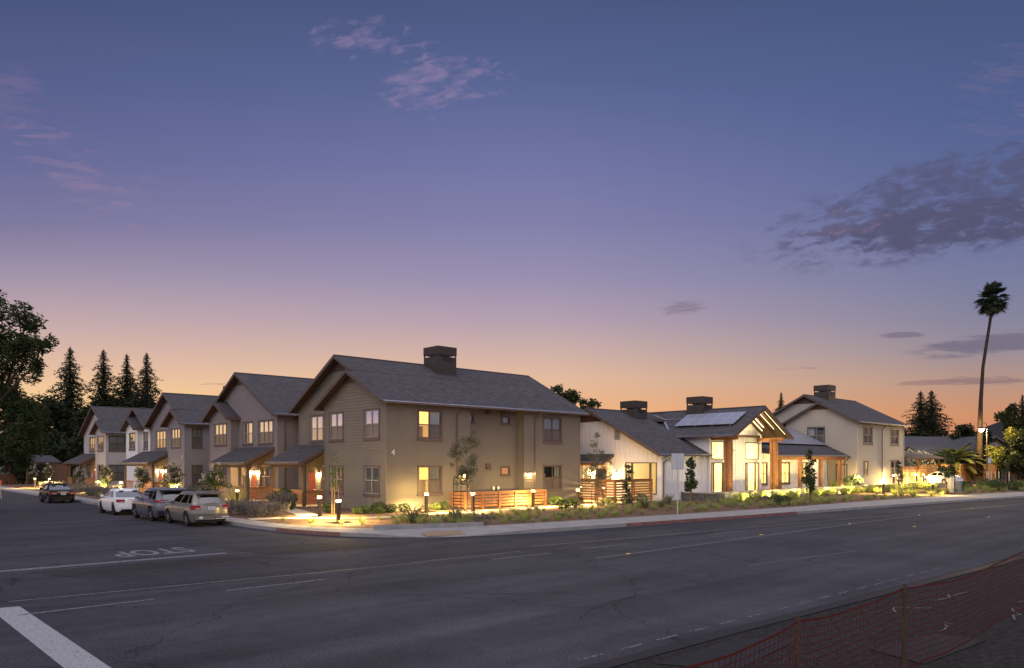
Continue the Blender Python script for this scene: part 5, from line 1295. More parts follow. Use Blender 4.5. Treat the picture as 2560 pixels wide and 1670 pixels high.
b = MB(); b.tube([(.12, -2.1, .38), (.12, -2.26, .38), (.12, -2.28, .5)], .025, 6); b.obj('towball', M['chrome'], c1)
b = MB(); c = [(.1*math.cos(a*PI/8), .055*math.sin(a*PI/8)) for a in range(16)]; b.face([(-.5+x, -2.152, .43+z) for x, z in c]); b.obj('oval_sticker', M['plate'], c1)
b = MB(); b.box(.45, .8, -2.158, -2.151, .42, .46); b.obj('bumper_sticker', M['plate'], c1)
b = MB(); b.box(-.74, .74, -2.165, -2.14, .34, .365); b.obj('bumper_strip', M['chrome'], c1)
T2 = [(-2.25, .85), (-2.15, 1.05), (-1.9, 1.08), (.9, 1.06), (1.2, 1.02), (1.95, .9), (2.18, .74), (2.25, .58)]
c2 = car('parked_suv', 'larger silver suv parked between the beige suv and the white sedan', -10.55, 5.35, 0, 0, 4.4, 1.80, T2, 1.06, 1.62, (-2.08, -1.72, .3, 1.2), PS, silver, .36, (.84, .92), 'rim', None, suv=True, tl=(.42, .11, .98), sp=5)
b = MB(); b.hexa([(-.66, -2.02, 1.56), (.66, -2.02, 1.56), (.66, -1.7, 1.6), (-.66, -1.7, 1.6), (-.64, -2.03, 1.6), (.64, -2.03, 1.6), (.66, -1.65, 1.65), (-.66, -1.65, 1.65)]); b.obj('spoiler', silver, c2)
b = MB(); b.box(-.82, .82, -2.26, -2.1, .3, .55); b.obj('bumper_cladding', M['plastic'], c2)
T3 = [(-2.3, .72), (-2.2, .94), (-1.5, .98), (-1.2, .97), (.8, .94), (1.1, .92), (1.9, .8), (2.2, .66), (2.3, .5)]
PD = ([.08, .46, .51, .84], ['A', 'win1', 'B', 'win2', 'C'])
c3 = car('parked_sedan', 'white four door sedan parked ahead of the silver suv', -10.75, 11.35, 0, 0, 4.45, 1.74, T3, .95, 1.42, (-1.65, -.85, .35, 1.15), PD, wht, .32, (.9, .98), 'darkrim', None, tl=(.36, .17, .74, .68), sp=5)
c4 = car('parked_convertible', 'black convertible with its soft top up, parked farthest along the side street', -10.85, 27.75, 0, 0, 4.3, 1.66, [(-2.2, .7), (-2.1, .9), (-1.5, .95), (.8, .93), (1.1, .9), (2.0, .75), (2.2, .5)], .93, 1.36, (-1.35, -.75, .3, 1.1), ([.1, .62, .66, .7], ['A', 'win1', 'B', 'C', 'C']), blk, .33, (.9, .95), 'rim', None, tl=(.4, .15, .68, .62), conv=True, sp=5)
u, v = PX(2352, 83)
c5 = car('parked_sedan', 'white saloon with red tail lights seen beyond the low wall beside the carport', u, v, .5, -.45, 4.4, 1.78, T3, .96, 1.4, (-1.8, -.75, .35, 1.2), PD, wht, .32, (.9, .98), 'rim', None, tl=(.5, .15, .76, .62), sp=5)
# ---------------------------------------------------------------- plants
G = {}
G['oak'] = leaf('dark oak leaves', (.022, .034, .014), (.06, .085, .028), .3)
G['conifer'] = leaf('redwood needles', (.018, .026, .015), (.04, .05, .026), .2)
G['dark'] = leaf('dark green leaves', (.018, .026, .014), (.04, .055, .024), .25)  # darkest of the leaf greens, for background trees and fan palm
G['olive'] = leaf('grey green leaves', (.07, .085, .05), (.15, .165, .10), .25)
G['young'] = leaf('fresh green leaves', (.07, .115, .03), (.17, .22, .06), .35)
G['deep'] = leaf('glossy green leaves', (.035, .06, .025), (.085, .125, .045), .3)
G['grass'] = leaf('green grass blades', (.24, .30, .07), (.45, .48, .15), .45, 2)
G['grassd'] = leaf('muted grass blades', (.20, .235, .08), (.38, .40, .16), .4, 2)
G['flax'] = leaf('striped flax blades', (.10, .12, .06), (.30, .29, .17), .3, 2)
G['lav'] = leaf('grey lavender', (.10, .10, .085), (.19, .17, .18), .3, 2)
G['lavf'] = leaf('lavender flower spikes', (.17, .14, .2), (.28, .23, .3), .3, 2)
G['blossom'] = leaf('pale pink blossom', (.50, .42, .40), (.72, .64, .6), .3, 2)
G['whitefl'] = leaf('white oleander flowers', (.6, .58, .5), (.8, .78, .7), .3, 2)
G['palm'] = leaf('palm fronds', (.035, .048, .016), (.09, .1, .03), .3)
G['yellowleaf'] = leaf('yellow green leaves', (.09, .11, .02), (.2, .2, .05), .4)
def rv(r=R):
    while 1:
        p = V3((r.uniform(-1, 1), r.uniform(-1, 1), r.uniform(-1, 1)))
        if .01 < p.length < 1: return p
def leafquad(b, c, sz, r, asp=.45, droop=0):
    d = rv(r).normalized(); d.z = d.z*.6-droop; d.normalize(); s = d.cross(rv(r).normalized())
    if s.length < .05: return
    s.normalize(); L_ = sz*r.uniform(.7, 1.3); w = L_*asp
    b.face([c, c+d*L_*.45+s*w*.5, c+d*L_, c+d*L_*.45-s*w*.5])
def clumps(b, centres, per, sz, r, asp=.5, shell=.45, droop=0):
    for (c, rad) in centres:
        c = V3(c); n = int(per*(rad if not hasattr(rad, '__len__') else sum(rad)/3)**1.6)
        for k in range(n):
            p = rv(r); p = p.normalized()*(p.length**shell)
            if hasattr(rad, '__len__'): p = V3((p.x*rad[0], p.y*rad[1], p.z*rad[2]))
            else: p *= rad
            leafquad(b, c+p, sz, r, asp, droop)
def branchy(b, base, tips, r0, r, n=6):
    for t in tips:
        t = V3(t); base_ = V3(base); m = (base_+t)/2+rv(r)*(t-base_).length*.1; b.tube([base_, m, t], [r0*.5, r0*.32, r0*.12], n, False)
def crown_tree(name, label, u, v, z, hgt, crown, per, sz, lm, cat='tree', trunk_r=.2, base=.3, group=None, seed=1, asp=.5, bark='bark', lean=(0, 0), droop=0):
    """crown = list of ((x,y,z), radius) clumps; smaller sub-clumps are scattered round each so the outline breaks up"""
    r = random.Random(seed); t = thing(name, label, cat, u, v, z, 0, group)
    cl = []
    for (c, rad) in crown:
        c = V3(c); k = 7
        for i in range(k):
            d = rv(r).normalized(); cl.append((c+d*rad*r.uniform(.4, 1.05), rad*r.uniform(.22, .46)))
        cl.append((c, rad*.5))
    b = MB(); top = V3((lean[0], lean[1], hgt*base)); b.tube([(0, 0, -.1), (lean[0]*.4, lean[1]*.4, hgt*base*.5), top], [trunk_r*1.2, trunk_r*.9, trunk_r*.7], 8)
    branchy(b, top, [c for c, q in crown], trunk_r, r)
    for (c, q) in crown: branchy(b, c, [x for x, y in cl if (x-V3(c)).length < q][:4], trunk_r*.4, r, 4)
    b.obj('trunk', M[bark], t, True)
    b = MB(); clumps(b, cl, per, sz, r, asp, .5, droop); b.obj('crown', G[lm], t); return t
# big dark oak at the left edge of the picture
def wc(px, py, d): return (px-1280)/1863*d, 3-(py-1155)/1863*d
d0 = 44; x0 = (-70-1280)/1863*d0; uo, vo = SITE(x0, d0); cr = []
for px, py, rad in ((-40, 800, 2.0), (25, 790, 1.15), (-20, 880, 1.7), (58, 860, 1.0), (85, 905, .55), (20, 950, 1.5), (-30, 1010, 1.9), (45, 1030, 1.3), (80, 1065, .95), (-10, 1100, 1.5), (45, 1110, 1.15), (95, 1015, .5), (-60, 930, 2.2), (10, 1150, .8)):
    x, zz = wc(px, py, d0+R.uniform(-1.5, 1.5)); wx, wy = x-x0, R.uniform(-1.3, 1.3)
    cr.append(((wx*UX+wy*UY, -wx*UY+wy*UX, zz), rad))
t = crown_tree('oak_tree', 'big dark leafy tree cut by the left edge of the picture', uo, vo, 0, 5.5, cr, 620, .26, 'oak', trunk_r=.3, base=.6, seed=5, asp=.34)
# redwoods in a row behind the far houses
def redwood_mesh(seed, hgt, rad, n=2600, sz=.55):
    r = random.Random(seed); tr = MB(); tr.tube([(0, 0, 0), (0, 0, hgt*.5), (0, 0, hgt)], [hgt*.018, hgt*.011, .03], 7)
    b = MB(); k = 0; z = hgt*.1
    while z < hgt*.99:
        f = 1-z/hgt; ln = rad*(f**.9)*r.uniform(.55, 1.1)*(1 if f < .8 else .8)+.05; nb = 4 if f > .15 else 3; a0 = r.uniform(0, 6.3)
        for j in range(nb):
            a = a0+j*2*PI/nb+r.uniform(-.4, .4); l = ln*r.uniform(.55, 1.15); d = V3((math.cos(a), math.sin(a), 0)); dr = r.uniform(.0, .25)
            p0 = V3((0, 0, z)); p1 = p0+d*l*.6+Z3*l*.06; p2 = p0+d*l-Z3*l*dr; tr.tube([p0, p1, p2], [.05, .03, .012], 3, False)
            m = int(9+l*24)
            for i in range(m):
                t_ = (i+r.random())/m; q = p0.lerp(p1, t_/.6) if t_ < .6 else p1.lerp(p2, (t_-.6)/.4)
                leafquad(b, q+rv(r)*.30*(.2+l*.22), 1.2*sz*(.35+.75*min(1, f*1.6))*r.uniform(.5, 1), r, .4, .25)
        z += hgt*.017*(.5+f*1.3)
    return tr.mesh('trunk', M['bark']), b.mesh('crown', G['conifer'])
RW = [redwood_mesh(s, 20, q) for s, q in ((1, 7.4), (2, 6.2), (3, 6.0))]
def conifer(label, px, py, d, base, k, group, sx=1.):
    u, v = PX(px, d); hgt = 3-(py-1155)/1863*d-base; t = thing('redwood_tree', label, 'tree', u, v, base, R.uniform(0, 6), group); s = hgt/20
    place(RW[k][0], 'trunk', 0, 0, 0, 0, (s*sx, s*sx, s), t); place(RW[k][1], 'crown', 0, 0, 0, 0, (s*sx, s*sx, s), t)
gr = 'tall redwoods behind the far houses'
conifer('tallest and widest redwood, leftmost of the row of four behind the far pale house', 175, 864, 125, 0, 0, gr, 1.15)
conifer('second redwood from the left in the row of four against the sunset', 259, 872, 130, 0, 1, gr, 1.25)
conifer('third redwood from the left in the row of four, slightly the shortest', 317, 883, 130, 0, 2, gr, 1.3)
conifer('slim redwood, rightmost of the row of four beside the slate house roof', 367, 879, 128, 0, 0, gr, 1.0)
conifer('redwood half hidden behind the big dark tree at the left edge', 42, 925, 110, 0, 2, gr, 1.2)
conifer('left one of a dark conifer pair beyond the cream house', 2302, 976, 150, .5, 0, 'dark conifer pair beyond the cream house', 1.5)
conifer('right one of a dark conifer pair beyond the cream house', 2329, 974, 152, .5, 0, 'dark conifer pair beyond the cream house', 1.6)
conifer('small distant conifer tip rising left of the cream house gable', 1953, 979, 170, 0, 2, None, 1.1)
conifer('dark conifer spire at the right edge of the picture', 2556, 985, 110, .3, 2, None, 1.2)
# broad trees making up the dark background masses
def mass(label, px, py, d, wpx, base, lm, seed, name='broad_tree', group=None, per=260, sz=.5, n=6):
    u, v = PX(px, d); top = 3-(py-1155)/1863*d-base; w = wpx/1863*d/2; r = random.Random(seed); cr = []
    for k in range(n):
        a = r.uniform(-1, 1); rad = min(w*.55, top*.3)*r.uniform(.75, 1.1); hh = top*r.uniform(.35, .75) if k > 1 else top-rad*(.95+.3*k); x = a*w*.62*(1 if k else .2)
        wy = r.uniform(-.4, .4)*w; cr.append(((x*UX+wy*UY, -x*UY+wy*UX, min(hh, top-rad*.95)), rad))
    return crown_tree(name, label, u, v, base, top, cr, per, sz, lm, trunk_r=.03*top, base=.3, seed=seed, asp=.55, group=group)
gb = 'dark broad trees at the end of the side street'
for i, (px, py, d, w, l) in enumerate(((60, 985, 112, 150, 'dark bushy tree under the hidden redwood, left end of the street'), (150, 1000, 116, 130, 'dark round tree below the widest redwood'), (215, 1030, 112, 110, 'dark tree filling the gap left of the far pale house'), (262, 990, 128, 130, 'dark tree at the feet of the middle redwoods'), (340, 985, 130, 130, 'dark tree at the feet of the slim redwood'), (110, 1080, 104, 120, 'low dark tree over the street end shelter'), (190, 1090, 102, 90, 'low dark tree behind the brown board fence'), (15, 1095, 95, 130, 'low shady tree above the dark garden wall'))):
    mass(l, px, py, d, w, 0, 'dark', 20+i, group=gb, per=150, sz=.6)
mass('spreading tree behind the olive house roof, dark against the orange sky', 1395, 957, 95, 120, 0, 'oak', 41, per=240, sz=.42, n=7)
mass('lower dark tree right of the spreading tree, behind the hall roof', 1475, 995, 98, 90, 0, 'oak', 42, per=240, sz=.42, n=7)
for i, (px, py, d, w, l) in enumerate(((2400, 1055, 135, 90, 'dark round tree behind the long grey roof, left of the fan palm'), (2255, 1065, 135, 70, 'dark bush top seen beside the cream house'), (2475, 1075, 125, 70, 'dark tree behind the hooked street lamp'), (2530, 1010, 105, 120, 'tall dark tree at the right edge of the picture'), (2548, 1085, 92, 110, 'shady lower tree at the right edge, above the dim board fence'))):
    mass(l, px, py, d, w, .3, 'dark', 60+i, per=220, sz=.45)
mass('yellow green tree lit by the hooked street lamp', 2522, 1068, 93, 90, .4, 'yellowleaf', 71, per=260, sz=.3)
mass('ochre green bush left of the lit yellow tree, below the street lamp', 2500, 1112, 97, 60, .4, 'yellowleaf', 72, 'broad_bush', per=240, sz=.3)
# fan palm
u, v = PX(2449, 96); t = thing('fan_palm', 'very tall slender fan palm leaning right, dark against the sky', 'palm tree', u, v, .4)
trunk = []
for py, px in ((1190, 2448), (1100, 2449), (1000, 2452), (920, 2457), (860, 2466), (810, 2474), (775, 2479), (750, 2480)):
    x, zz = wc(px, py, 96); wx = x-(2449-1280)/1863*96; trunk.append((wx*UX, -wx*UY, zz-.4))
b = MB(); b.tube(trunk, [.42, .34, .23, .19, .18, .17, .17, .17], 10); b.obj('trunk', M['bark'], t, True)
b = MB(); r = random.Random(8); hd = V3(trunk[-1])
for k in range(120):
    a = r.uniform(0, 2*PI); e = math.asin(r.uniform(-.92, 1)); d = V3((math.cos(a)*math.cos(e), math.sin(a)*math.cos(e), math.sin(e))); l = r.uniform(.8, 1.45); p = hd+Z3*r.uniform(-.5, .4)
    q = p+d*l; b.tube([p, q], .03, 3, False); s = d.cross(Z3).normalized(); up = s.cross(d)
    for j in range(15):
        w = (j-7)/7*1.25; dd = (d*math.cos(w)+s*math.sin(w)).normalized(); ll = 1.05*(1-.3*abs(w)/1.25)*r.uniform(.85, 1.1); m = q+dd*ll*.6; e2 = q+dd*ll-Z3*.22*ll; pp = dd.cross(up).normalized()*.055
        b.face([q, m-pp, e2, m+pp])
b.obj('fronds', G['dark'], t)
def pinnate(label, px, d, base, n, ln, th, seed, name='date_palm'):
    u, v = PX(px, d); t = thing(name, label, 'palm tree', u, v, base); r = random.Random(seed); b = MB(); b.tube([(0, 0, 0), (0, 0, th*.6), (0, 0, th)], [.45, .5, .4], 10); b.obj('trunk', M['bark'], t)
    b = MB()
    for k in range(n):
        a = k*2.4+r.uniform(-.2, .2); e0 = .15+1.3*(k/n); l = ln*r.uniform(.8, 1.1); p = V3((0, 0, th)); el = e0; pts = [p.copy()]
        for j in range(9):
            d_ = V3((math.cos(a)*math.cos(el), math.sin(a)*math.cos(el), math.sin(el))); p = p+d_*l/9; pts.append(p.copy()); el -= .20*(1.1-.5*k/n)
        b.tube(pts, [.04-.004*j for j in range(10)], 3, False)
        for j in range(1, 9):
            for m in range(5):
                q = pts[j].lerp(pts[j+1], m/5); d_ = (pts[j+1]-pts[j]).normalized(); s = d_.cross(Z3).normalized(); up = s.cross(d_)
                for sg in (-1, 1):
                    dd = (s*sg*.85+d_*.5+up*.25).normalized(); ll = l*.16*(1-abs(j-4.5)/8); e = q+dd*ll-Z3*ll*.3; w = d_*.05
                    b.face([q-w, q+dd*ll*.55-w, e, q+dd*ll*.55+w, q+w])
    b.obj('fronds', G['palm'], t); return t
pinnate('broad feathery date palm behind the parked white saloon, lit yellow from the lamp', 2385, 98, .5, 64, 4.2, 1.7, 3)
pinnate('smaller feathery palm crown left of the broad date palm', 2345, 102, .5, 22, 3.6, 1.5, 4)
# ---- young staked trees
def young(name, label, u, v, z, hgt, cr, per, sz, lm, stakes=((-.35, 0), (.35, 0)), sh=1.5, seed=1, asp=.35, tr=.03, tie=True, group=None, bark='palebark', sm='stake', flower=None):
    r = random.Random(seed); t = thing(name, label, 'tree', u, v, z, r.uniform(-.5, .5), group)
    b = MB(); P = [V3((0, 0, 0)), V3((.02, .01, hgt*.35)), V3((-.03, .02, hgt*.7)), V3((0, 0, hgt*.97))]; b.tube(P, [tr, tr*.8, tr*.5, tr*.15], 6)
    cl = []
    for (c, rad) in cr:
        c = V3(c); cl.append((c, rad*.55)); base = V3((0, 0, max(hgt*.25, c.z-rad*1.1))); b.tube([base, base.lerp(c, .6)+Z3*.03, c], [tr*.5, tr*.3, tr*.12], 4, False)
        for i in range(6): d = rv(r).normalized(); e = c+V3((d.x*rad, d.y*rad, d.z*rad*1.15))*r.uniform(.45, 1.05); cl.append((e, rad*r.uniform(.22, .42))); b.tube([c, e], [tr*.14, tr*.05], 3, False)
    b.obj('trunk', M[bark], t)
    b = MB(); 
    for (c, rad) in cl:
        for k in range(int(per*rad**1.5)):
            p = rv(r); leafquad(b, V3(c)+p*rad, sz, r, asp, .1)
    b.obj('crown', G[lm], t)
    if flower:
        b = MB()
        for (c, rad) in cl:
            if r.random() < .55:
                q = V3(c)+V3((r.uniform(-1, 1), r.uniform(-1, 1), r.uniform(.3, 1)))*rad*.9
                for k in range(26): leafquad(b, q+rv(r)*.14, .085, r, .9)
        b.obj('blossom', G[flower], t)
    for (x, y) in stakes:
        b = MB(); b.tube([(x, y, 0), (x, y, sh)], .025, 6); b.obj('stake', M[sm], t)
    if tie and stakes:
        b = MB()
        for (x, y) in stakes: b.beam((x, y, sh*.62), (0, 0, sh*.60), .02, .035)
        b.obj('tree_tie', M['blackband'], t)
    return t
def colcr(h0, h1, w, n, seed, off=.25):
    r = random.Random(seed); return [((r.uniform(-off, off)*w, r.uniform(-off, off)*w, h0+(h1-h0)*k/(n-1)), w*(.55+.45*math.sin(PI*(k+.7)/(n+.4)))*.8) for k in range(n)]
young('olive_tree', 'grey green leafy young tree with thin metal stakes before the patio fence', 2.3, -4.5, .16, 4.45, colcr(1.75, 4.1, .82, 6, 3, .5), 900, .12, 'olive', ((-.42, 0), (-.85, .1)), 2.0, 11, .3, .035, sm='black')
young('young_tree', 'slim staked young tree before the lit ground floor window of the olive house', -3.35, -.1, .16, 3.55, colcr(1.5, 3.3, .33, 6, 4, .6), 150, .14, 'young', ((-.2, -.1), (.2, -.1), (.02, .2)), 1.55, 12, .5, .02, tie=False)
young('young_tree', 'willowy young tree with long sparse twigs before the tall redwood fence', 12.0, -5.5, .16, 4.9, [((0, 0, 1.7), .62), ((.25, .1, 2.2), .6), ((-.35, 0, 2.4), .5), ((.1, .1, 2.9), .5), ((.5, .2, 3.3), .35), ((-.4, 0, 3.2), .35), ((-.2, 0, 3.9), .28), ((-.1, 0, 4.5), .2), ((1.0, .1, 2.9), .22), ((-.85, 0, 1.9), .35), ((.9, 0, 1.9), .3)], 560, .13, 'olive', ((-.42, 0), (.42, 0)), 1.35, 13, .3, .045, sm='black')
young('young_tree', 'narrow leafy sapling between two tall stakes before the hall gable window', 10.6, -9.0, .16, 3.0, colcr(.6, 2.6, .26, 7, 5, .5), 800, .13, 'deep', ((-.3, 0), (.3, 0)), 1.75, 14, .55, .018, tie=False)
young('young_tree', 'small round leaved sapling with brown stakes before the white hall wall', 21.3, -6.4+.3, .16, 3.3, [((0, 0, 1.15), .42), ((-.3, 0, 1.3), .3), ((.25, 0, 1.6), .3), ((.05, 0, 2.1), .3), ((.2, 0, 2.7), .25), ((-.05, 0, 3.0), .18)], 620, .2, 'deep', ((-.4, 0), (.4, 0)), 1.9, 15, .65, .02, tie=False)
young('young_tree', 'staked young tree before the timber porch of the hall wing', 27.0, -12.0, .16, 3.85, [((0, 0, 1.4), .45), ((-.25, 0, 1.7), .4), ((.25, 0, 1.75), .38), ((.0, 0, 2.2), .4), ((.05, 0, 2.7), .26), ((.05, 0, 3.2), .2), ((.1, 0, 3.6), .14), ((.5, 0, 2.9), .12), ((.25, .0, 1.1), .3)], 640, .17, 'deep', ((-.3, 0), (.12, 0), (.3, .15)), 1.6, 16, .6, .025, tie=False)
young('young_tree', 'thin sapling before the lit wall of the cream house', 44.7, -11.6, .16, 3.0, colcr(1.2, 2.8, .28, 5, 6, .6), 500, .16, 'deep', ((-.35, 0),), 1.9, 17, .6, .02, tie=False)
young('young_tree', 'bushy sapling with stakes before the white parked saloon', 49.4, -13.7, .16, 3.9, [((0, 0, 2.0), .6), ((.7, 0, 2.5), .6), ((.3, 0, 3.2), .5), ((1.1, 0, 2.1), .45), ((-.5, 0, 2.2), .4), ((.9, 0, 3.3), .35)], 400, .18, 'deep', ((.4, .2), (.75, -.1)), 1.7, 18, .6, .03, tie=False)
young('young_tree', 'two staked sapling before the banded guard posts', *PX(2515, 78), .2, 2.6, colcr(1.6, 2.5, .3, 4, 8, .6), 420, .17, 'deep', ((-.35, 0), (.35, 0)), 1.6, 19, .6, .02, tie=False)
CM = [(530, 50, 1172, 95, 'fullest white blossom shrub tree right behind the beige suv'), (435, 58, 1163, 62, 'white blossom tree left of the beige suv before the number 5 house'), (357, 66, 1168, 60, 'white blossom tree before the lit porch above the silver suv'), (266, 70, 1172, 60, 'white blossom tree above the white sedan at the far pale house'), (195, 80, 1170, 45, 'sparse white blossom tree before the far porch'), (118, 88, 1160, 46, 'white blossom tree between two far lit bollards'), (84, 92, 1163, 36, 'faint white blossom tree farthest down the side street')]
for i, (px, d, py, w, l) in enumerate(CM):
    u, v = PX(px, d); hgt = 3-(py-1155)/1863*d-.15; ww = w/1863*d/2
    young('blossom_tree', l, u, v, .15, hgt, [((R.uniform(-.3, .3)*ww, R.uniform(-.5, .5)*ww, hgt*(.45+.09*k)), ww*.62*(1-.06*k)) for k in range(6)], 300, .16, 'deep', ((.25, 0),), 1.4, 30+i, .5, .025, tie=False, group='white blossom trees along the side street', flower='blossom')
# ---- shrubs, grasses and flax clumps
def blades(seed, n, hgt, spread, w, arch=.5, seg=4):
    r = random.Random(seed); b = MB()
    for k in range(n):
        a = r.uniform(0, 2*PI); rad = spread*.25*math.sqrt(r.random()); p = V3((math.cos(a)*rad, math.sin(a)*rad, 0)); a2 = a+r.uniform(-.7, .7)
        l = hgt*r.uniform(.65, 1.2); el = PI/2-r.uniform(.05, .65)*arch; s = V3((-math.sin(a2), math.cos(a2), 0)); pts = [p.copy()]; e = el
        for j in range(seg):
            p = p+V3((math.cos(a2)*math.cos(e), math.sin(a2)*math.cos(e), math.sin(e)))*l/seg; pts.append(p.copy()); e -= r.uniform(.15, .55)*arch
        for j in range(seg):
            w0 = w*(1-j/seg*.7); w1 = w*(1-(j+1)/seg*.7) if j < seg-1 else .001; w0 = w0 if j else w*.6
            b.face([pts[j]-s*w0, pts[j]+s*w0, pts[j+1]+s*w1, pts[j+1]-s*w1])
    return b
GR = [blades(100+k, 110, .42, .42, .007, .9).mesh('grass_clump', G['grass' if k % 2 else 'grassd']) for k in range(6)]
GT = [blades(120+k, 150, .72, .7, .010, 1.0).mesh('grass_clump', G['grass']) for k in range(4)]
FL = [blades(140+k, 70, 1.0, .6, .028, 1.0).mesh('flax_clump', G['flax']) for k in range(3)]
def GP(px, py, z=.155): d = (3-z)*1863/(py-1155); return PX(px, d)
def bush(seed, rx, rz, n, sz, lm, asp=.5, spikes=0):
    r = random.Random(seed); b = MB()
    for k in range(n):
        p = rv(r); p = p.normalized()*p.length**.4; leafquad(b, V3((p.x*rx, p.y*rx, rz*.5+p.z*rz*.5)), sz, r, asp, -.3)
    for k in range(spikes):
        a = r.uniform(0, 6.28); q = math.sqrt(r.random())*rx; p = V3((math.cos(a)*q, math.sin(a)*q, rz*.6)); d = (V3((math.cos(a)*.35, math.sin(a)*.35, 1))).normalized()
        e = p+d*rz*r.uniform(.5, .9); s = d.cross(V3((math.cos(a*3), math.sin(a*3), 0))).normalized()*.012; b.face([p-s, p+s, e+s, e-s])
    return b.mesh('shrub', G[lm])
LV = [bush(160+k, .5, .5, 420, .12, 'lav', .25, 90) for k in range(3)]
SB = [bush(170, .4, .45, 420, .11, 'young', .5), bush(171, .45, .6, 480, .12, 'deep', .5), bush(172, .3, .3, 300, .09, 'deep', .6)]
used = []
rg = random.Random(77)
def grass(u, v, z, big=False, s=1.):
    if big: o = place(rg.choice(GT), 'grass_clump', u, v, z, rg.uniform(0, 6), s*rg.uniform(.8, 1.2)); tag(o, 'tall arching lit grass clump along the low pale wall of the terrace', 'grass clump', 'tall grass clumps along the terrace wall')
    else: o = place(rg.choice(GR), 'grass_clump', u, v, z, rg.uniform(0, 6), s*rg.uniform(.6, 1.15)); tag(o, 'small green grass clump in the bark mulch bed beside the pavement', 'grass clump', 'small grass clumps in the mulch beds')
def inner_v(u):
    for a, c in zip(INNER[16:], INNER[17:]):
        if a[0] <= u <= c[0]: return a[1]+(c[1]-a[1])*(u-a[0])/(c[0]-a[0])
    return -10.5
def free(u, v, d=.42):
    if any((u-a)**2+(v-c)**2 < d*d for a, c in used): return False
    used.append((u, v)); return True
for k in range(1500):   # the long bed between pavement and path
    if len(used) > 240: break
    u = rg.uniform(-3.6, 34); v0 = inner_v(u)+.35; v1 = -4.3 if u < 17 else -6.9
    v = v0+(v1-v0)*rg.random()**1.25
    if not free(u, v, .42): continue
    grass(u, v, .155, False, 1.0 if u < 22 else 1.15)
for k in range(44):   # clumps at the foot of the terrace wall, lit from below
    u = 24.2+k*.95+rg.uniform(-.2, .2); grass(u, -7.25-rg.uniform(0, .7), .155, True, 1.25)
for k in range(26): u = 34+k*1.05; grass(u, inner_v(u)+.6+rg.uniform(0, 2.0), .155, False, 1.3)
for k in range(20): u = rg.uniform(44, 76); grass(u, rg.uniform(inner_v(u)+.4, -8.2), .155, True, 1.0)
for k in range(200):
    if k > 26: break
    u = rg.uniform(-2, 33); v0 = inner_v(u)+.5; v = v0+rg.random()*(3.2)
    if free(u, v, .6):
        o = place([SB[2], LV[0], SB[1]][k % 3], 'bed_shrub', u, v, .155, rg.uniform(0, 6), rg.uniform(.6, 1.05)); tag(o, 'dark low shrub between the pale grass clumps of the mulch bed', 'shrub', 'dark low shrubs in the mulch beds')
for (u, v) in ((-6.9, -4.3), (-6.2, -5.8), (-5.6, -6.6), (-4.6, -7.9), (-3.8, -8.6), (-5.0, -5.6), (-3.5, -6.2), (-2.6, -7.3), (-7.4, -2.4), (-2.2, -8.9), (-1.0, -9.6), (.3, -10.4), (1.4, -9.8)): grass(u, v, .155, False, .9)
def shrub(me, name, u, v, s, label, group, cat='shrub', z=.155): tag(place(me, name, u, v, z, rg.uniform(0, 6), s), label, cat, group)
for i, (u, v, s, l) in enumerate(((*GP(1035, 1306), 1.15, 'beneath the lit lower window, left one of two before the olive house'), (*GP(1143, 1306), 1.1, 'beside the grey green tree at the left end of the patio fence'), (13.6, -8.0, 1.05, 'pale striped before the hall gable window'), (17.9, -6.6, 1.0, 'at the corner of the white hall, right of the window'), (15.2, -8.0, .85, 'between the sapling and the road sign'))):
    shrub(FL[i % 2 if i < 2 else 1+i % 2], 'flax_clump', u, v, s, 'spiky flax clump, '+l, None, 'flax')
for i, (u, v) in enumerate([(-7.3, .9), (-6.6, 1.3), (-7.0, 2.0), (-6.0, 2.2), (-5.9, 1.2), (-6.6, 2.9), (-7.4, 3.2)]):
    shrub(LV[i % 3], 'lavender', u, v, 1.05, 'grey lavender bush in the cluster behind the rear of the beige suv', 'lavender bushes behind the beige suv')
for k in range(46):
    u, v = rg.uniform(-7.9, -4.6), rg.choice([rg.uniform(3.5, 16.5), rg.uniform(19, 39), rg.uniform(30, 62)]); shrub(LV[k % 3] if k % 3 else GT[k % 4], 'meadow_plant', u, v, 1.1, 'feathery yellow green plant in the verge beside the side street', 'feathery verge plants along the side street', 'plant')
for k, (u, v, s) in enumerate([(-1.7, -.5, .9), (-.9, -.7, 1.), (-1.2, -1.1, .8), (-.3, -.9, .8), (-2.2, -.6, .8), (.7, -.8, .8), (2.9, -.8, .9), (3.6, -.7, .8), (11.9, -2.0, 1.2), (12.6, -1.5, .9), (14.6, -1.2, .8), (15.2, -1.1, .7), (10.4, -4.6, 1.3), (9.3, -5.0, .9), (14.8, -4.2, 1.1), (16.3, -4.4, 1.0), (18.2, -4.2, 1.0), (12.9, -5.0, .6), (-2.9, 1.2, .9), (-3.4, 5.2, .9)]):
    shrub(SB[k % 2 if k < 16 else 1], 'shrub', u, v, s, 'low fresh green leafy shrub at the foot of the house walls and fences', 'low green shrubs along the walls')
shrub(SB[1], 'shrub', -2.6, 7.6, 1.9, 'tall leafy shrub before the left porch railing of the olive house', None); shrub(LV[1], 'shrub', -3.3, 6.2, 1.5, 'dark rounded shrub before the olive porch post', None)
shrub(GT[1], 'grass_clump', -3.2, 13.2, 2.0, 'large grassy mound before the mauve house railing', None, 'grass clump'); shrub(GT[2], 'grass_clump', -4.0, 14.6, 1.6, 'yellow grassy mound left of the large one before the mauve house', None, 'grass clump')
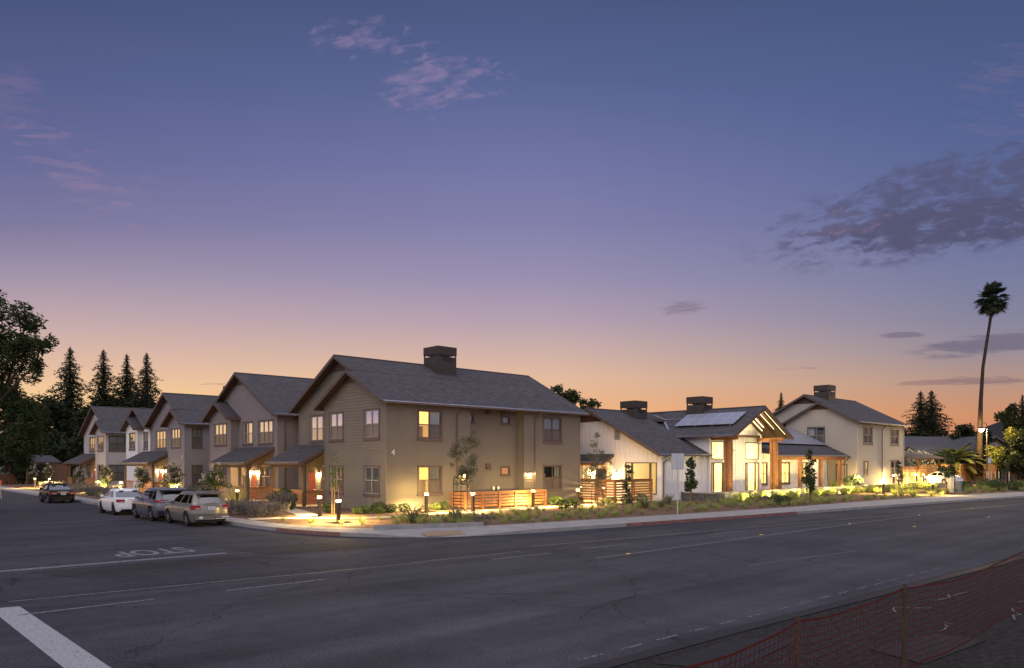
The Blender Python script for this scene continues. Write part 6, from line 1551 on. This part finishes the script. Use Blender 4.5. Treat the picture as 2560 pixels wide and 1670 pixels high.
for i, (px, d, s, l) in enumerate(((2085, 72, 1.5, 'pinkish grass tuft beside the porch end bollard'), (2133, 71, 1.9, 'leafy shrub before the cream service door'))):
    u, v = PX(px, d); shrub(SB[1] if i else GT[0], 'shrub', u, v, s, l, None, 'shrub', .6)
for k in range(34):
    u, v = PX(rg.uniform(2404, 2600), rg.uniform(72, 88)); shrub(SB[k % 3] if k % 2 else GR[k % 6], 'verge_plant', u, v, 1.6, 'dim green plant in the far verge by the utility cabinets', 'dim plants in the far verge', 'plant', .12)
u, v = PX(2285, 95); t = thing('oleander', 'large bush covered in white flowers behind the carport', 'bush', u, v, .5); r = random.Random(4)
b = MB(); fl = MB()
for k in range(16):
    c = V3((r.uniform(-3, 3), r.uniform(-1.2, 1.2), r.uniform(1.4, 3.6))); rad = r.uniform(.6, 1.0)
    for j in range(170): leafquad(b, c+rv(r)*rad, .28, r, .3)
    for j in range(34):
        q = c+rv(r).normalized()*rad
        for m in range(5): leafquad(fl, q+rv(r)*.1, .12, r, .9)
b.obj('foliage', G['deep'], t); fl.obj('blossom', G['whitefl'], t)
b = MB(); b.tube([(0, 0, 0), (.2, 0, 1.2), (.6, 0, 2.2)], [.12, .09, .05], 6); b.obj('stem', M['bark'], t)
# garden spotlights lighting the tall grasses along the wall
b = MB(); b.lathe([(.03, 0), (.03, .08), (.075, .1), (.085, .2), (.07, .21)], 10, 'z'); sm_ = b.mesh('housing', M['black'])
for i in range(7):
    u = 25.4+i*3.1; t = thing('garden_spotlight', 'small black garden spotlight glowing among the tall grasses, number %d along the pale wall' % (i+1), 'spotlight', u, -8.35, .155, group='garden spotlights along the terrace wall'); place(sm_, 'housing', 0, 0, 0, 0, 1, t)
    t['label'] = 'small black garden spotlight among the tall grasses below the terrace wall'
    l = bpy.data.lights.new('spot_bulb', 'SPOT'); l.energy = 1100; l.color = (1, .78, .3); l.spot_size = 1.9; l.spot_blend = .8; l.shadow_soft_size = .05
    o = link(bpy.data.objects.new('spot_bulb', l), t); o.location = (0, .05, .25); o.rotation_euler = (math.radians(118), 0, 0)
# ---- added soft fill lamp from behind the viewer, no direct sunlight at dusk
fill_sun = bpy.data.lights.new('fill_sun', 'SUN'); fill_sun.energy = .5; fill_sun.angle = math.radians(40); fill_sun.color = (1, .93, .93)
so = link(bpy.data.objects.new('fill_sun', fill_sun)); so.rotation_euler = (math.radians(58), 0, math.radians(-28))
